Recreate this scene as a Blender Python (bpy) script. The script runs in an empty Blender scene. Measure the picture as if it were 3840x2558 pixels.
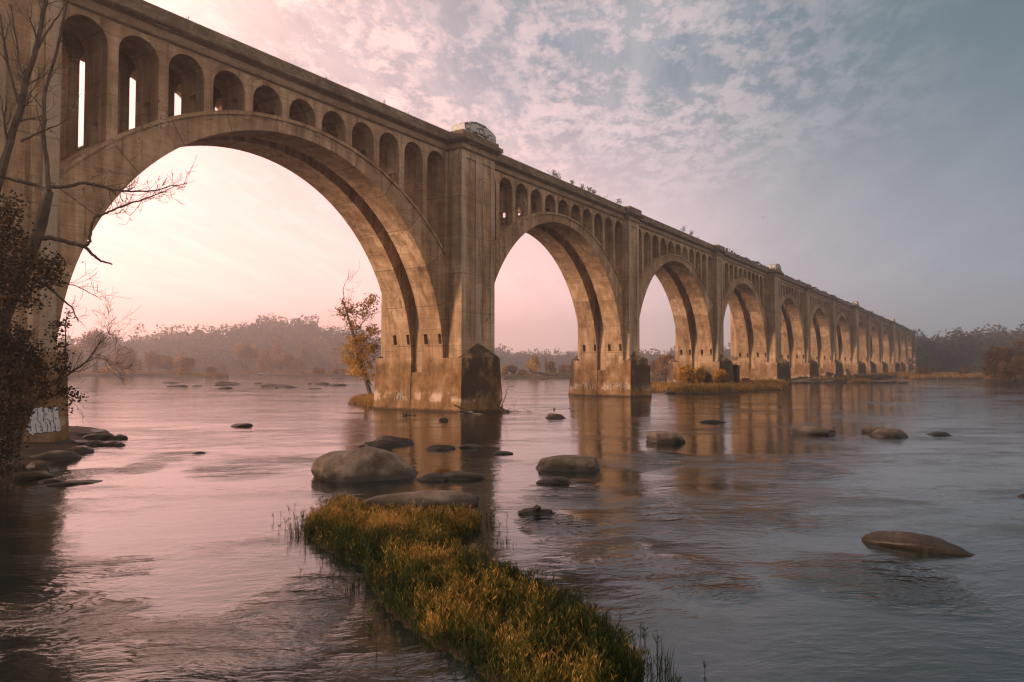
import bpy, bmesh, math, random
import numpy as np
from mathutils import Vector, Matrix, noise as mnoise

# ------------------------------------------------------------------ camera, world, sun, exposure
SC = bpy.context.scene
R = math.radians
WATER = -0.22                      # river level; the bridge's own frame is the world frame (X along the deck)
CAM = np.array([-13.927, -38.816, 3.739])
YAW, PITCH, FPX = R(33.826), R(1.967), 2700.0

cam_d = bpy.data.cameras.new('camera')
cam_d.sensor_width = 36.0
cam_d.lens = FPX / 3840.0 * 36.0
cam_d.clip_end = 4000.0
cam_d.clip_start = 0.1
cam_o = bpy.data.objects.new('camera', cam_d)
SC.collection.objects.link(cam_o)
cam_o.location = CAM
_fw = Vector((math.cos(YAW)*math.cos(PITCH), math.sin(YAW)*math.cos(PITCH), math.sin(PITCH)))
cam_o.rotation_euler = _fw.to_track_quat('-Z', 'Y').to_euler()
SC.camera = cam_o

SUN_AZ, SUN_EL = R(143.0), R(10.0)          # azimuth from +X towards +Y
sun_d = bpy.data.lights.new('sun', 'SUN')
sun_d.energy = 4.6
sun_d.angle = R(14.0)
sun_d.color = (1.0, 0.64, 0.41)
sun_o = bpy.data.objects.new('sun', sun_d)
SC.collection.objects.link(sun_o)
_sd = Vector((math.cos(SUN_AZ)*math.cos(SUN_EL), math.sin(SUN_AZ)*math.cos(SUN_EL), math.sin(SUN_EL)))
sun_o.rotation_euler = _sd.to_track_quat('Z', 'Y').to_euler()

SC.view_settings.view_transform = 'Standard'
SC.view_settings.look = 'None'
SC.view_settings.exposure = 0.28
SC.view_settings.gamma = 1.0
SC.cycles.use_denoising = True
SC.cycles.use_adaptive_sampling = False
SC.cycles.pixel_filter_type = 'BLACKMAN_HARRIS'
SC.cycles.filter_width = 1.3
SC.cycles.max_bounces = 6
SC.cycles.diffuse_bounces = 1
SC.cycles.glossy_bounces = 4
SC.cycles.transmission_bounces = 2
SC.cycles.transparent_max_bounces = 4
SC.cycles.volume_bounces = 0
SC.cycles.sample_clamp_indirect = 6.0


class NT:
    """small helper for writing node trees"""
    def __init__(s, tree):
        s.t = tree
    def n(s, typ, **kw):
        nd = s.t.nodes.new(typ)
        for k, v in kw.items():
            if k.startswith('i_'):
                key = k[2:]
                key = int(key) if key.isdigit() else key.replace('_', ' ')
                s.set(nd.inputs[key], v)
            else:
                setattr(nd, k, v)
        return nd
    def set(s, sock, v):
        if isinstance(v, bpy.types.NodeSocket):
            s.t.links.new(v, sock)
        else:
            sock.default_value = v
    def math(s, op, a, b=None, c=None, clamp=False):
        nd = s.t.nodes.new('ShaderNodeMath'); nd.operation = op; nd.use_clamp = clamp
        s.set(nd.inputs[0], a)
        if b is not None: s.set(nd.inputs[1], b)
        if c is not None: s.set(nd.inputs[2], c)
        return nd.outputs[0]
    def vmath(s, op, a, b=None):
        nd = s.t.nodes.new('ShaderNodeVectorMath'); nd.operation = op
        s.set(nd.inputs[0], a)
        if b is not None: s.set(nd.inputs[1], b)
        return nd.outputs['Value'] if op == 'DOT_PRODUCT' else nd.outputs[0]
    def noise(s, vec, scale, detail=4.0, rough=0.55, dist=0.0):
        nd = s.t.nodes.new('ShaderNodeTexNoise')
        s.set(nd.inputs['Vector'], vec); nd.inputs['Scale'].default_value = scale
        nd.inputs['Detail'].default_value = detail; nd.inputs['Roughness'].default_value = rough
        nd.inputs['Distortion'].default_value = dist
        return nd.outputs['Fac']
    def ramp(s, fac, stops, interp='LINEAR'):
        nd = s.t.nodes.new('ShaderNodeValToRGB'); s.set(nd.inputs[0], fac)
        cr = nd.color_ramp; cr.interpolation = interp
        while len(cr.elements) < len(stops): cr.elements.new(0.5)
        for e, (p, c) in zip(cr.elements, stops):
            e.position = p
            e.color = (c, c, c, 1) if isinstance(c, (int, float)) else (*c, 1)
        return nd.outputs[0]
    def mix(s, fac, a, b, blend='MIX'):
        nd = s.t.nodes.new('ShaderNodeMix'); nd.data_type = 'RGBA'; nd.blend_type = blend
        s.set(nd.inputs[0], fac)
        for sock, v in ((nd.inputs[6], a), (nd.inputs[7], b)):
            s.set(sock, (*v, 1) if isinstance(v, tuple) and len(v) == 3 else v)
        return nd.outputs[2]
    def smooth(s, v, lo, hi):
        nd = s.t.nodes.new('ShaderNodeMapRange'); nd.interpolation_type = 'SMOOTHSTEP'
        s.set(nd.inputs[0], v); nd.inputs[1].default_value = lo; nd.inputs[2].default_value = hi
        nd.inputs[3].default_value = 0; nd.inputs[4].default_value = 1
        return nd.outputs[0]
    def scale(s, vec, xyz):
        return s.vmath('MULTIPLY', vec, xyz)


def make_world():
    w = bpy.data.worlds.new('World'); SC.world = w; w.use_nodes = True
    t = w.node_tree; t.nodes.clear(); k = NT(t)
    out = k.n('ShaderNodeOutputWorld')
    sky = k.n('ShaderNodeTexSky'); sky.sky_type = 'NISHITA'; sky.sun_disc = False
    sky.sun_elevation = SUN_EL; sky.sun_rotation = R(90) - SUN_AZ
    sky.air_density = 0.25; sky.dust_density = 1.5; sky.ozone_density = 0.4
    bg1 = k.n('ShaderNodeBackground', i_Color=sky.outputs[0], i_Strength=0.05)
    d = k.vmath('NORMALIZE', k.n('ShaderNodeTexCoord').outputs['Generated'])
    sep = k.n('ShaderNodeSeparateXYZ', i_Vector=d)
    z = sep.outputs[2]
    flat = k.vmath('NORMALIZE', k.scale(d, (1, 1, 0.0)))
    ga = R(84)
    g = k.vmath('DOT_PRODUCT', flat, (math.cos(ga), math.sin(ga), 0.0))
    t01 = k.math('MULTIPLY_ADD', g, 0.5, 0.5)
    low = k.ramp(t01, SKY_LOW)
    high = k.ramp(t01, SKY_HIGH)
    zz = k.math('MAXIMUM', z, 0.0)
    # broken altocumulus sheet, laid on a plane high overhead
    inv = k.math('DIVIDE', 1.0, k.math('ADD', zz, 0.12))
    pl = k.vmath('MULTIPLY', d, k.n('ShaderNodeCombineXYZ', i_X=inv, i_Y=inv, i_Z=0.0).outputs[0])
    rot = k.n('ShaderNodeVectorRotate', i_Vector=pl, i_Angle=R(-25)); rot.rotation_type = 'Z_AXIS'
    pv = k.scale(rot.outputs[0], (0.55, 1.0, 1.0))
    big = k.noise(pv, 1.1, 5, 0.6)
    mid = k.noise(k.scale(rot.outputs[0], (0.8, 1.0, 1.0)), 3.2, 4, 0.6)
    cel = k.noise(k.scale(rot.outputs[0], (0.72, 1.0, 1.0)), 15.0, 7, 0.70, 0.1)
    cov = k.smooth(k.math('ADD', k.math('MULTIPLY', big, 0.6), k.math('MULTIPLY', mid, 0.4)), 0.30, 0.60)
    mask = k.math('MULTIPLY', k.smooth(k.math('ADD', cel, k.math('MULTIPLY', k.math('SUBTRACT', mid, 0.5), 0.5)), 0.38, 0.62), cov)
    wisp = k.smooth(k.noise(k.scale(pv, (0.6, 1.8, 1)), 2.6, 8, 0.68), 0.38, 0.72)
    mask = k.math('MAXIMUM', mask, k.math('MULTIPLY', wisp, 0.35))
    zf = k.smooth(z, 0.05, 0.40)
    col = k.mix(zf, low, high)
    cloudcol = k.ramp(t01, SKY_CLOUD)
    fade = k.math('MULTIPLY', mask, k.smooth(z, 0.04, 0.22))
    fade = k.math('MULTIPLY', fade, k.smooth(t01, 0.50, 0.68))
    col = k.mix(k.math('MULTIPLY', fade, 0.8), col, cloudcol)
    soft = k.math('MULTIPLY', wisp, k.math('MULTIPLY', k.smooth(z, 0.02, 0.12), 0.5))
    col = k.mix(soft, col, k.mix(1.0, col, (1.25, 1.25, 1.25), 'MULTIPLY'))
    bg2 = k.n('ShaderNodeBackground', i_Color=col, i_Strength=1.0)
    add = k.n('ShaderNodeAddShader', i_0=bg1.outputs[0], i_1=bg2.outputs[0])
    t.links.new(add.outputs[0], out.inputs['Surface'])
    w.cycles.sampling_method = 'MANUAL'; w.cycles.sample_map_resolution = 2048


# position on the ramps: 0.5 + 0.5*cos(angle to the glow in the sky)
SKY_LOW = [(0.0, (0.68, 0.51, 0.385)), (0.5, (0.175, 0.190, 0.190)), (0.58, (0.270, 0.268, 0.266)), (0.67, (0.50, 0.41, 0.385)),
           (0.75, (1.0, 0.65, 0.58)), (0.84, (1.52, 0.79, 0.65)), (0.92, (1.85, 0.90, 0.735)), (1.0, (2.2, 1.08, 0.88))]
SKY_HIGH = [(0.0, (0.70, 0.55, 0.43)), (0.5, (0.074, 0.120, 0.120)), (0.62, (0.090, 0.138, 0.140)), (0.72, (0.150, 0.205, 0.230)),
            (0.82, (0.25, 0.27, 0.30)), (0.92, (0.60, 0.42, 0.40)), (1.0, (2.2, 1.27, 1.0))]
SKY_CLOUD = [(0.5, (0.14, 0.175, 0.185)), (0.64, (0.29, 0.285, 0.29)), (0.76, (0.74, 0.55, 0.52)), (0.88, (1.08, 0.71, 0.63)), (1.0, (1.4, 0.90, 0.78))]
make_world()


# ------------------------------------------------------------------ where a point of the river or a plane lies
_F = np.array(_fw); _RT = np.array([math.sin(YAW), -math.cos(YAW), 0.0]); _UP = np.cross(_RT, _F)
def ray(x, y):
    return _F + _RT*(x-1920)/FPX - _UP*(y-1279)/FPX
def on_z(x, y, z=WATER):
    r = ray(x, y); return CAM + r*(z-CAM[2])/r[2]
def at_depth(x, y, dep):
    return CAM + ray(x, y)*dep
def depth_of(p):
    return float((np.asarray(p)-CAM) @ _F)
K23 = 3840/2354.0


# ------------------------------------------------------------------ objects, properties
def link(o, parent=None):
    SC.collection.objects.link(o)
    if parent is not None:
        o.parent = parent
        o.matrix_parent_inverse = Matrix.Translation(-Vector(world_loc(parent)))
    return o
def world_loc(o):
    return o['_loc'] if '_loc' in o else o.location
def tag(o, label=None, cat=None, group=None, kind=None):
    if label: o['label'] = label
    if cat: o['category'] = cat
    if group: o['group'] = group
    if kind: o['kind'] = kind
    return o
def empty(name, loc=(0, 0, 0)):
    o = bpy.data.objects.new(name, None); o.empty_display_size = 0.5
    SC.collection.objects.link(o); o.location = loc
    return o
def setparent(o, parent):
    # both placed in world space without rotation of the parent: keep the world position
    o.parent = parent
    par = parent; off = Vector((0, 0, 0))
    while par is not None:
        off += par.location; par = par.parent
    o.location = Vector(o.location) - off
    return o


class MB:
    """collects vertices and faces of ONE mesh, with a float tint per vertex"""
    def __init__(s):
        s.v = []; s.f = []; s.tint = []
    def add(s, verts, faces, tint=0.5):
        b = len(s.v); s.v.extend([tuple(p) for p in verts])
        s.f.extend([tuple(i+b for i in fc) for fc in faces])
        s.tint.extend([tint]*len(verts) if isinstance(tint, (int, float)) else list(tint))
    def box(s, x0, x1, y0, y1, z0, z1, tint=0.5):
        s.add([(x0,y0,z0),(x1,y0,z0),(x1,y1,z0),(x0,y1,z0),(x0,y0,z1),(x1,y0,z1),(x1,y1,z1),(x0,y1,z1)],
              [(0,3,2,1),(4,5,6,7),(0,1,5,4),(1,2,6,5),(2,3,7,6),(3,0,4,7)], tint)
    def prism_y(s, poly, y0, y1, tint=0.5):
        """closed polygon of (x,z), given counter-clockwise seen from -Y, swept from y0 to y1"""
        n = len(poly)
        s.add([(x, y0, z) for x, z in poly] + [(x, y1, z) for x, z in poly],
              [tuple(range(n)), tuple(range(2*n-1, n-1, -1))] + [((i+1) % n, i, n+i, n+(i+1) % n) for i in range(n)], tint)
    def prism_x(s, poly, x0, x1, tint=0.5):
        """closed polygon of (y,z) swept along x"""
        n = len(poly)
        s.add([(x0, y, z) for y, z in poly] + [(x1, y, z) for y, z in poly],
              [tuple(range(n)), tuple(range(2*n-1, n-1, -1))] + [((i+1) % n, i, n+i, n+(i+1) % n) for i in range(n)], tint)
    def tube(s, pts, rad, sides=6, tint=0.5):
        pts = [Vector(p) for p in pts]; n = len(pts); vs = []; fs = []
        for i, p in enumerate(pts):
            d = (pts[min(i+1, n-1)] - pts[max(i-1, 0)])
            d = d.normalized() if d.length > 1e-9 else Vector((0, 0, 1))
            a = d.orthogonal().normalized() if i == 0 else (a - d*a.dot(d)).normalized()
            b = d.cross(a)
            for j in range(sides):
                t = 2*math.pi*j/sides
                vs.append(p + (a*math.cos(t) + b*math.sin(t))*rad[i])
        for i in range(n-1):
            for j in range(sides):
                fs.append((i*sides+j, i*sides+(j+1) % sides, (i+1)*sides+(j+1) % sides, (i+1)*sides+j))
        fs.append(tuple(range(sides-1, -1, -1))); fs.append(tuple(range((n-1)*sides, n*sides)))
        s.add(vs, fs, tint)
    def quads(s, V, tint):
        """V: (N,4,3) array"""
        V = np.asarray(V); n = len(V); b = len(s.v)
        s.v.extend(map(tuple, V.reshape(-1, 3)))
        s.f.extend([(b+4*i, b+4*i+1, b+4*i+2, b+4*i+3) for i in range(n)])
        s.tint.extend(np.repeat(np.asarray(tint, float), 4).tolist())
    def build(s, name, mat, parent=None, origin=(0, 0, 0), smooth=False, fix=False):
        me = bpy.data.meshes.new(name)
        o0 = np.asarray(origin, float)
        v = np.asarray(s.v, float).reshape(-1, 3) - o0
        me.from_pydata(v.tolist(), [], s.f)
        at = me.attributes.new('tint', 'FLOAT', 'POINT'); at.data.foreach_set('value', np.asarray(s.tint, dtype=np.float32))
        if fix:
            bm = bmesh.new(); bm.from_mesh(me); bmesh.ops.recalc_face_normals(bm, faces=bm.faces); bm.to_mesh(me); bm.free()
        if smooth:
            me.polygons.foreach_set('use_smooth', np.ones(len(me.polygons), dtype=bool))
        me.materials.append(mat); me.update()
        ob = bpy.data.objects.new(name, me); SC.collection.objects.link(ob); ob.location = origin
        if parent is not None: setparent(ob, parent)
        return ob


def new_mat(name):
    m = bpy.data.materials.new(name); m.use_nodes = True
    t = m.node_tree; t.nodes.clear(); k = NT(t)
    bs = k.n('ShaderNodeBsdfPrincipled'); out = k.n('ShaderNodeOutputMaterial')
    t.links.new(bs.outputs[0], out.inputs[0])
    return m, k, bs
# ------------------------------------------------------------------ materials
def mat_concrete(name, base=False, dark=False, joints=True, pale=0.0):
    m, k, bs = new_mat(name)
    P = k.n('ShaderNodeNewGeometry').outputs['Position']
    sp = k.n('ShaderNodeSeparateXYZ', i_Vector=P); z = sp.outputs[2]
    big = k.noise(P, 0.16, 5, 0.6)
    mid = k.noise(P, 1.1, 6, 0.65)
    fine = k.noise(P, 14.0, 4, 0.7)
    streak = k.noise(k.scale(P, (1.7, 1.7, 0.10)), 1.0, 5, 0.6)
    board = k.noise(k.scale(P, (0.25, 0.25, 9.0)), 1.0, 3, 0.6)
    f = k.math('ADD', k.math('MULTIPLY', big, 0.7), k.math('MULTIPLY', mid, 0.45))
    f = k.math('ADD', f, k.math('MULTIPLY', streak, 0.7))
    f = k.math('ADD', f, k.math('MULTIPLY', board, 0.25))
    f = k.math('ADD', f, k.math('MULTIPLY', fine, 0.25))
    f = k.math('DIVIDE', f, 2.35)
    col = k.ramp(f, [(0.36, (0.062, 0.036, 0.019)), (0.44, (0.215, 0.132, 0.075)), (0.51, (0.35, 0.228, 0.138)), (0.59, (0.55, 0.390, 0.262))])
    # rust and damp run-offs
    drip = k.smooth(k.noise(k.scale(P, (2.6, 2.6, 0.16)), 1.0, 6, 0.65), 0.57, 0.70)
    col = k.mix(k.math('MULTIPLY', drip, 0.72), col, (0.075, 0.046, 0.027))
    run2 = k.smooth(k.noise(k.scale(P, (0.95, 0.95, 0.05)), 1.0, 7, 0.7), 0.54, 0.66)
    col = k.mix(k.math('MULTIPLY', run2, 0.55), col, k.mix(1.0, col, (0.38, 0.34, 0.30), 'MULTIPLY'))
    at = k.n('ShaderNodeAttribute', attribute_name='tint').outputs['Fac']
    worn = k.math('MULTIPLY', k.smooth(at, 0.55, 0.9), k.smooth(k.noise(k.scale(P, (1.5, 1.5, 0.22)), 1.0, 5, 0.65), 0.36, 0.6))
    col = k.mix(k.math('MULTIPLY', worn, 0.55), col, (0.42, 0.365, 0.315))
    # lime bleeding below the cornice
    lime = k.smooth(k.noise(k.scale(P, (2.1, 2.1, 0.12)), 1.0, 5, 0.7), 0.63, 0.70)
    lz = k.math('MULTIPLY', k.smooth(z, 17.5, 22.5), lime)
    col = k.mix(k.math('MULTIPLY', lz, 0.55), col, (0.55, 0.52, 0.50))
    vor = k.n('ShaderNodeTexVoronoi', feature='DISTANCE_TO_EDGE', i_Vector=k.vmath('ADD', P, k.vmath('MULTIPLY', k.n('ShaderNodeTexNoise', i_Vector=P, i_Scale=1.3, i_Detail=4.0).outputs['Color'], (1.3, 1.3, 1.3))), i_Scale=0.33)
    crk = k.math('MULTIPLY', k.math('LESS_THAN', vor.outputs['Distance'], 0.006), k.smooth(big, 0.48, 0.58))
    col = k.mix(k.math('MULTIPLY', crk, 0.75), col, (0.05, 0.034, 0.022))
    brd = k.math('LESS_THAN', k.math('FRACT', k.math('DIVIDE', z, 0.42)), 0.05)
    col = k.mix(k.math('MULTIPLY', brd, k.math('MULTIPLY', k.smooth(mid, 0.46, 0.6), 0.28)), col, (0.10, 0.066, 0.04))
    if joints:
        fr = k.math('FRACT', k.math('DIVIDE', z, 3.35))
        ln = k.math('LESS_THAN', k.math('ABSOLUTE', k.math('SUBTRACT', fr, 0.5)), 0.008)
        brk = k.smooth(mid, 0.35, 0.5)
        col = k.mix(k.math('MULTIPLY', k.math('MULTIPLY', ln, brk), 0.6), col, (0.09, 0.06, 0.04))
    if base:
        patch = k.noise(k.scale(P, (1.0, 1.0, 0.8)), 0.62, 8, 0.70)
        wv = k.math('ADD', z, k.math('MULTIPLY', k.math('SUBTRACT', patch, 0.5), 3.4))
        low = k.math('SUBTRACT', 1.0, k.smooth(wv, 3.3, 5.2))
        bcol = k.ramp(patch, [(0.30, (0.055, 0.034, 0.018)), (0.43, (0.19, 0.105, 0.045)), (0.53, (0.27, 0.155, 0.070)), (0.61, (0.36, 0.235, 0.14)), (0.72, (0.52, 0.41, 0.33))])
        run = k.noise(k.scale(P, (1.3, 1.3, 0.30)), 1.0, 8, 0.72)
        bcol = k.mix(k.math('MULTIPLY', k.smooth(run, 0.44, 0.66), 0.8), bcol, k.mix(1.0, bcol, (0.42, 0.36, 0.32), 'MULTIPLY'))
        bcol = k.mix(k.math('MULTIPLY', k.smooth(fine, 0.48, 0.62), 0.35), bcol, k.mix(1.0, bcol, (0.5, 0.46, 0.42), 'MULTIPLY'))
        bcol = k.mix(1.0, bcol, (0.82, 0.80, 0.78), 'MULTIPLY')
        tide = k.math('ADD', z, k.math('MULTIPLY', mid, 0.9))
        white = k.math('MULTIPLY', k.smooth(tide, 0.9, 1.2), k.math('SUBTRACT', 1.0, k.smooth(tide, 1.5, 2.2)))
        bcol = k.mix(k.math('MULTIPLY', k.math('MULTIPLY', white, k.smooth(patch, 0.46, 0.60)), 0.7), bcol, (0.55, 0.43, 0.35))
        col = k.mix(k.math('MULTIPLY', low, 0.92), col, bcol)
        wet = k.math('SUBTRACT', 1.0, k.smooth(k.math('ADD', z, k.math('MULTIPLY', mid, 0.35)), WATER+0.25, WATER+0.5))
        col = k.mix(k.math('MULTIPLY', wet, 0.85), col, (0.035, 0.024, 0.016))
    if dark:
        pt = k.noise(k.scale(P, (1, 1, 0.7)), 0.5, 9, 0.68)
        mk = k.math('MULTIPLY', k.smooth(pt, 0.39, 0.50), k.smooth(k.math('ADD', z, k.math('MULTIPLY', mid, 1.6)), 1.2, 2.2))
        col = k.mix(k.math('MULTIPLY', mk, 0.93), col, k.ramp(fine, [(0.35, (0.022, 0.016, 0.012)), (0.65, (0.075, 0.052, 0.036))]))
    if pale:
        col = k.mix(pale, col, (0.42, 0.37, 0.33))
    t = k.t
    t.links.new(col, bs.inputs['Base Color'])
    bs.inputs['Roughness'].default_value = 0.92
    bs.inputs['Specular IOR Level'].default_value = 0.2
    h = k.math('ADD', k.math('MULTIPLY', fine, 0.012), k.math('MULTIPLY', board, 0.025))
    h = k.math('ADD', h, k.math('MULTIPLY', mid, 0.05))
    bp = k.n('ShaderNodeBump', i_Strength=0.6, i_Distance=1.0, i_Height=h)
    t.links.new(bp.outputs[0], bs.inputs['Normal'])
    return m


def mat_rib():
    """concrete of the arch ribs: joints run radially, so it reads the rib's own coordinates"""
    m = mat_concrete('rib_concrete', base=True, joints=False)
    k = NT(m.node_tree)
    bs = [n for n in m.node_tree.nodes if n.type == 'BSDF_PRINCIPLED'][0]
    old = bs.inputs['Base Color'].links[0].from_socket
    oc = k.n('ShaderNodeTexCoord').outputs['Object']
    s = k.n('ShaderNodeSeparateXYZ', i_Vector=oc)
    ang = k.math('ARCTAN2', s.outputs[2], s.outputs[0])
    fr = k.math('FRACT', k.math('DIVIDE', ang, R(13.0)))
    ln = k.math('LESS_THAN', k.math('ABSOLUTE', k.math('SUBTRACT', fr, 0.5)), 0.009)
    cell = k.noise(k.n('ShaderNodeCombineXYZ', i_X=k.math('FLOOR', k.math('ADD', k.math('DIVIDE', ang, R(13.0)), 0.5)), i_Y=1.0, i_Z=0.0).outputs[0], 2.3, 1)
    col = k.mix(k.smooth(cell, 0.35, 0.65), k.mix(1.0, old, (0.86, 0.84, 0.82), 'MULTIPLY'), k.mix(1.0, old, (1.14, 1.14, 1.14), 'MULTIPLY'))
    col = k.mix(k.math('MULTIPLY', ln, 0.7), col, (0.08, 0.055, 0.035))
    m.node_tree.links.new(col, bs.inputs['Base Color'])
    return m


def mat_parapet():
    m, k, bs = new_mat('parapet_concrete')
    P = k.n('ShaderNodeNewGeometry').outputs['Position']
    z = k.n('ShaderNodeSeparateXYZ', i_Vector=P).outputs[2]
    a = k.noise(P, 0.8, 6, 0.65); b = k.noise(P, 9.0, 5, 0.7)
    f = k.math('MULTIPLY_ADD', b, 0.4, k.math('MULTIPLY', a, 0.6))
    warm = k.ramp(f, [(0.32, (0.14, 0.088, 0.05)), (0.5, (0.27, 0.18, 0.115)), (0.66, (0.40, 0.29, 0.20))])
    grey = k.ramp(f, [(0.32, (0.06, 0.042, 0.028)), (0.5, (0.16, 0.115, 0.08)), (0.68, (0.34, 0.26, 0.20))])
    up = k.smooth(k.math('ADD', z, k.math('MULTIPLY', k.math('SUBTRACT', a, 0.5), 0.5)), 22.95, 23.25)
    col = k.mix(up, warm, grey)
    lime = k.smooth(k.noise(k.scale(P, (0.5, 0.5, 6.0)), 1.0, 5, 0.7), 0.60, 0.68)
    col = k.mix(k.math('MULTIPLY', lime, 0.5), col, (0.5, 0.44, 0.38))
    k.t.links.new(col, bs.inputs['Base Color'])
    bs.inputs['Roughness'].default_value = 0.95; bs.inputs['Specular IOR Level'].default_value = 0.2
    bp = k.n('ShaderNodeBump', i_Strength=0.7, i_Distance=1.0, i_Height=k.math('MULTIPLY', f, 0.08))
    k.t.links.new(bp.outputs[0], bs.inputs['Normal'])
    return m


def mat_pylon():
    """capping block, brushed over with white and blackish paint"""
    m, k, bs = new_mat('painted_block')
    P = k.n('ShaderNodeNewGeometry').outputs['Position']
    a = k.noise(k.scale(P, (1, 1, 1.3)), 1.1, 3, 0.5); b = k.noise(P, 8, 5, 0.7)
    col = k.ramp(a, [(0.42, (0.50, 0.50, 0.50)), (0.47, (0.06, 0.055, 0.05)), (0.53, (0.065, 0.06, 0.055)), (0.56, (0.46, 0.46, 0.46)), (0.7, (0.16, 0.12, 0.09))], 'CONSTANT')
    col = k.mix(k.math('MULTIPLY', k.smooth(b, 0.45, 0.7), 0.45), col, (0.16, 0.12, 0.085))
    k.t.links.new(col, bs.inputs['Base Color']); bs.inputs['Roughness'].default_value = 0.9
    return m


def mat_water():
    m, k, bs = new_mat('river_water')
    P = k.n('ShaderNodeNewGeometry').outputs['Position']
    rot = k.n('ShaderNodeVectorRotate', i_Vector=P, i_Angle=R(-42)); rot.rotation_type = 'Z_AXIS'
    V = rot.outputs[0]
    warpn = k.n('ShaderNodeTexNoise'); k.set(warpn.inputs['Vector'], k.scale(V, (1, 1, 0))); warpn.inputs['Scale'].default_value = 0.22; warpn.inputs['Detail'].default_value = 3
    wv = k.vmath('MULTIPLY', k.vmath('SUBTRACT', warpn.outputs['Color'], (0.5, 0.5, 0.5)), (1.6, 1.6, 0))
    V = k.vmath('ADD', V, wv)
    swell = k.noise(k.scale(V, (0.7, 0.34, 0)), 1.0, 3, 0.5)
    chop = k.noise(k.scale(V, (2.6, 1.35, 0)), 1.0, 3, 0.6)
    rip = k.noise(k.scale(V, (7.5, 3.6, 0)), 1.0, 4, 0.62)
    tiny = k.noise(k.scale(V, (21, 11, 0)), 1.0, 3, 0.6)
    patch = k.smooth(k.noise(k.scale(V, (0.16, 0.07, 0)), 1.0, 5, 0.62), 0.42, 0.64)
    patch2 = k.smooth(k.noise(k.scale(V, (0.55, 0.24, 0)), 1.0, 5, 0.62), 0.42, 0.62)
    # riffles where the bed is shallow
    zone = None
    for (zx, zy, rx, ry) in RIFFLES:
        c = on_z(zx*K23, zy*K23); e = on_z((zx+rx)*K23, zy*K23); f1 = on_z(zx*K23, (zy+ry)*K23); f0 = on_z(zx*K23, (zy-ry)*K23)
        ax = max(np.linalg.norm(e-c), .2); ay = max(np.linalg.norm(f1-f0)/2, .2)
        rc, rs = math.cos(R(-42)), math.sin(R(-42))
        cx, cy = c[0]*rc - c[1]*rs, c[0]*rs + c[1]*rc
        dv = k.vmath('MULTIPLY', k.vmath('SUBTRACT', V, (cx, cy, 0)), (1/ay, 1/ax, 0))
        g = k.math('SUBTRACT', 1.0, k.smooth(k.vmath('DOT_PRODUCT', dv, dv), 0.0, 1.8))
        zone = g if zone is None else k.math('MAXIMUM', zone, g)
    zone = k.math('MULTIPLY', zone, k.math('MULTIPLY_ADD', patch2, 0.8, 0.2))
    amp = k.math('ADD', k.math('MULTIPLY_ADD', patch, 0.48, 0.15), k.math('MULTIPLY', zone, 0.9))
    amp2 = k.math('ADD', k.math('MULTIPLY_ADD', k.math('MULTIPLY', patch2, patch), 0.6, 0.10), k.math('MULTIPLY', zone, 0.9))
    stand = k.noise(k.scale(V, (1.9, 0.75, 0)), 1.0, 3, 0.55, 0.4)
    h = k.math('ADD', k.math('MULTIPLY', swell, 0.035), k.math('MULTIPLY', k.math('MULTIPLY', stand, zone), 0.22))
    h = k.math('ADD', h, k.math('MULTIPLY', k.math('MULTIPLY', chop, amp), 0.075))
    h = k.math('ADD', h, k.math('MULTIPLY', k.math('MULTIPLY', rip, amp2), 0.070))
    h = k.math('ADD', h, k.math('MULTIPLY', k.math('MULTIPLY', tiny, amp2), 0.016))
    bp = k.n('ShaderNodeBump', i_Strength=WATER_BUMP, i_Distance=1.0, i_Height=h)
    k.t.links.new(bp.outputs[0], bs.inputs['Normal'])
    bs.inputs['Base Color'].default_value = (0.010, 0.015, 0.014, 1)
    bs.inputs['Roughness'].default_value = 0.04
    bs.inputs['IOR'].default_value = 2.0
    return m
WATER_BUMP = 0.5
RIFFLES = [(190, 1092, 70, 14), (320, 1080, 50, 16), (560, 1078, 95, 20), (690, 1062, 60, 14), (400, 1050, 60, 10), (1370, 1250, 120, 60), (1480, 1180, 110, 45), (1300, 1130, 90, 25), (1250, 1200, 70, 30),
           (1500, 1060, 120, 22), (1750, 1080, 160, 20), (120, 1420, 190, 130), (420, 1490, 260, 70), (640, 1400, 120, 70), (1620, 1330, 130, 45), (1700, 1180, 140, 40), (2050, 1330, 200, 50)]


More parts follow.
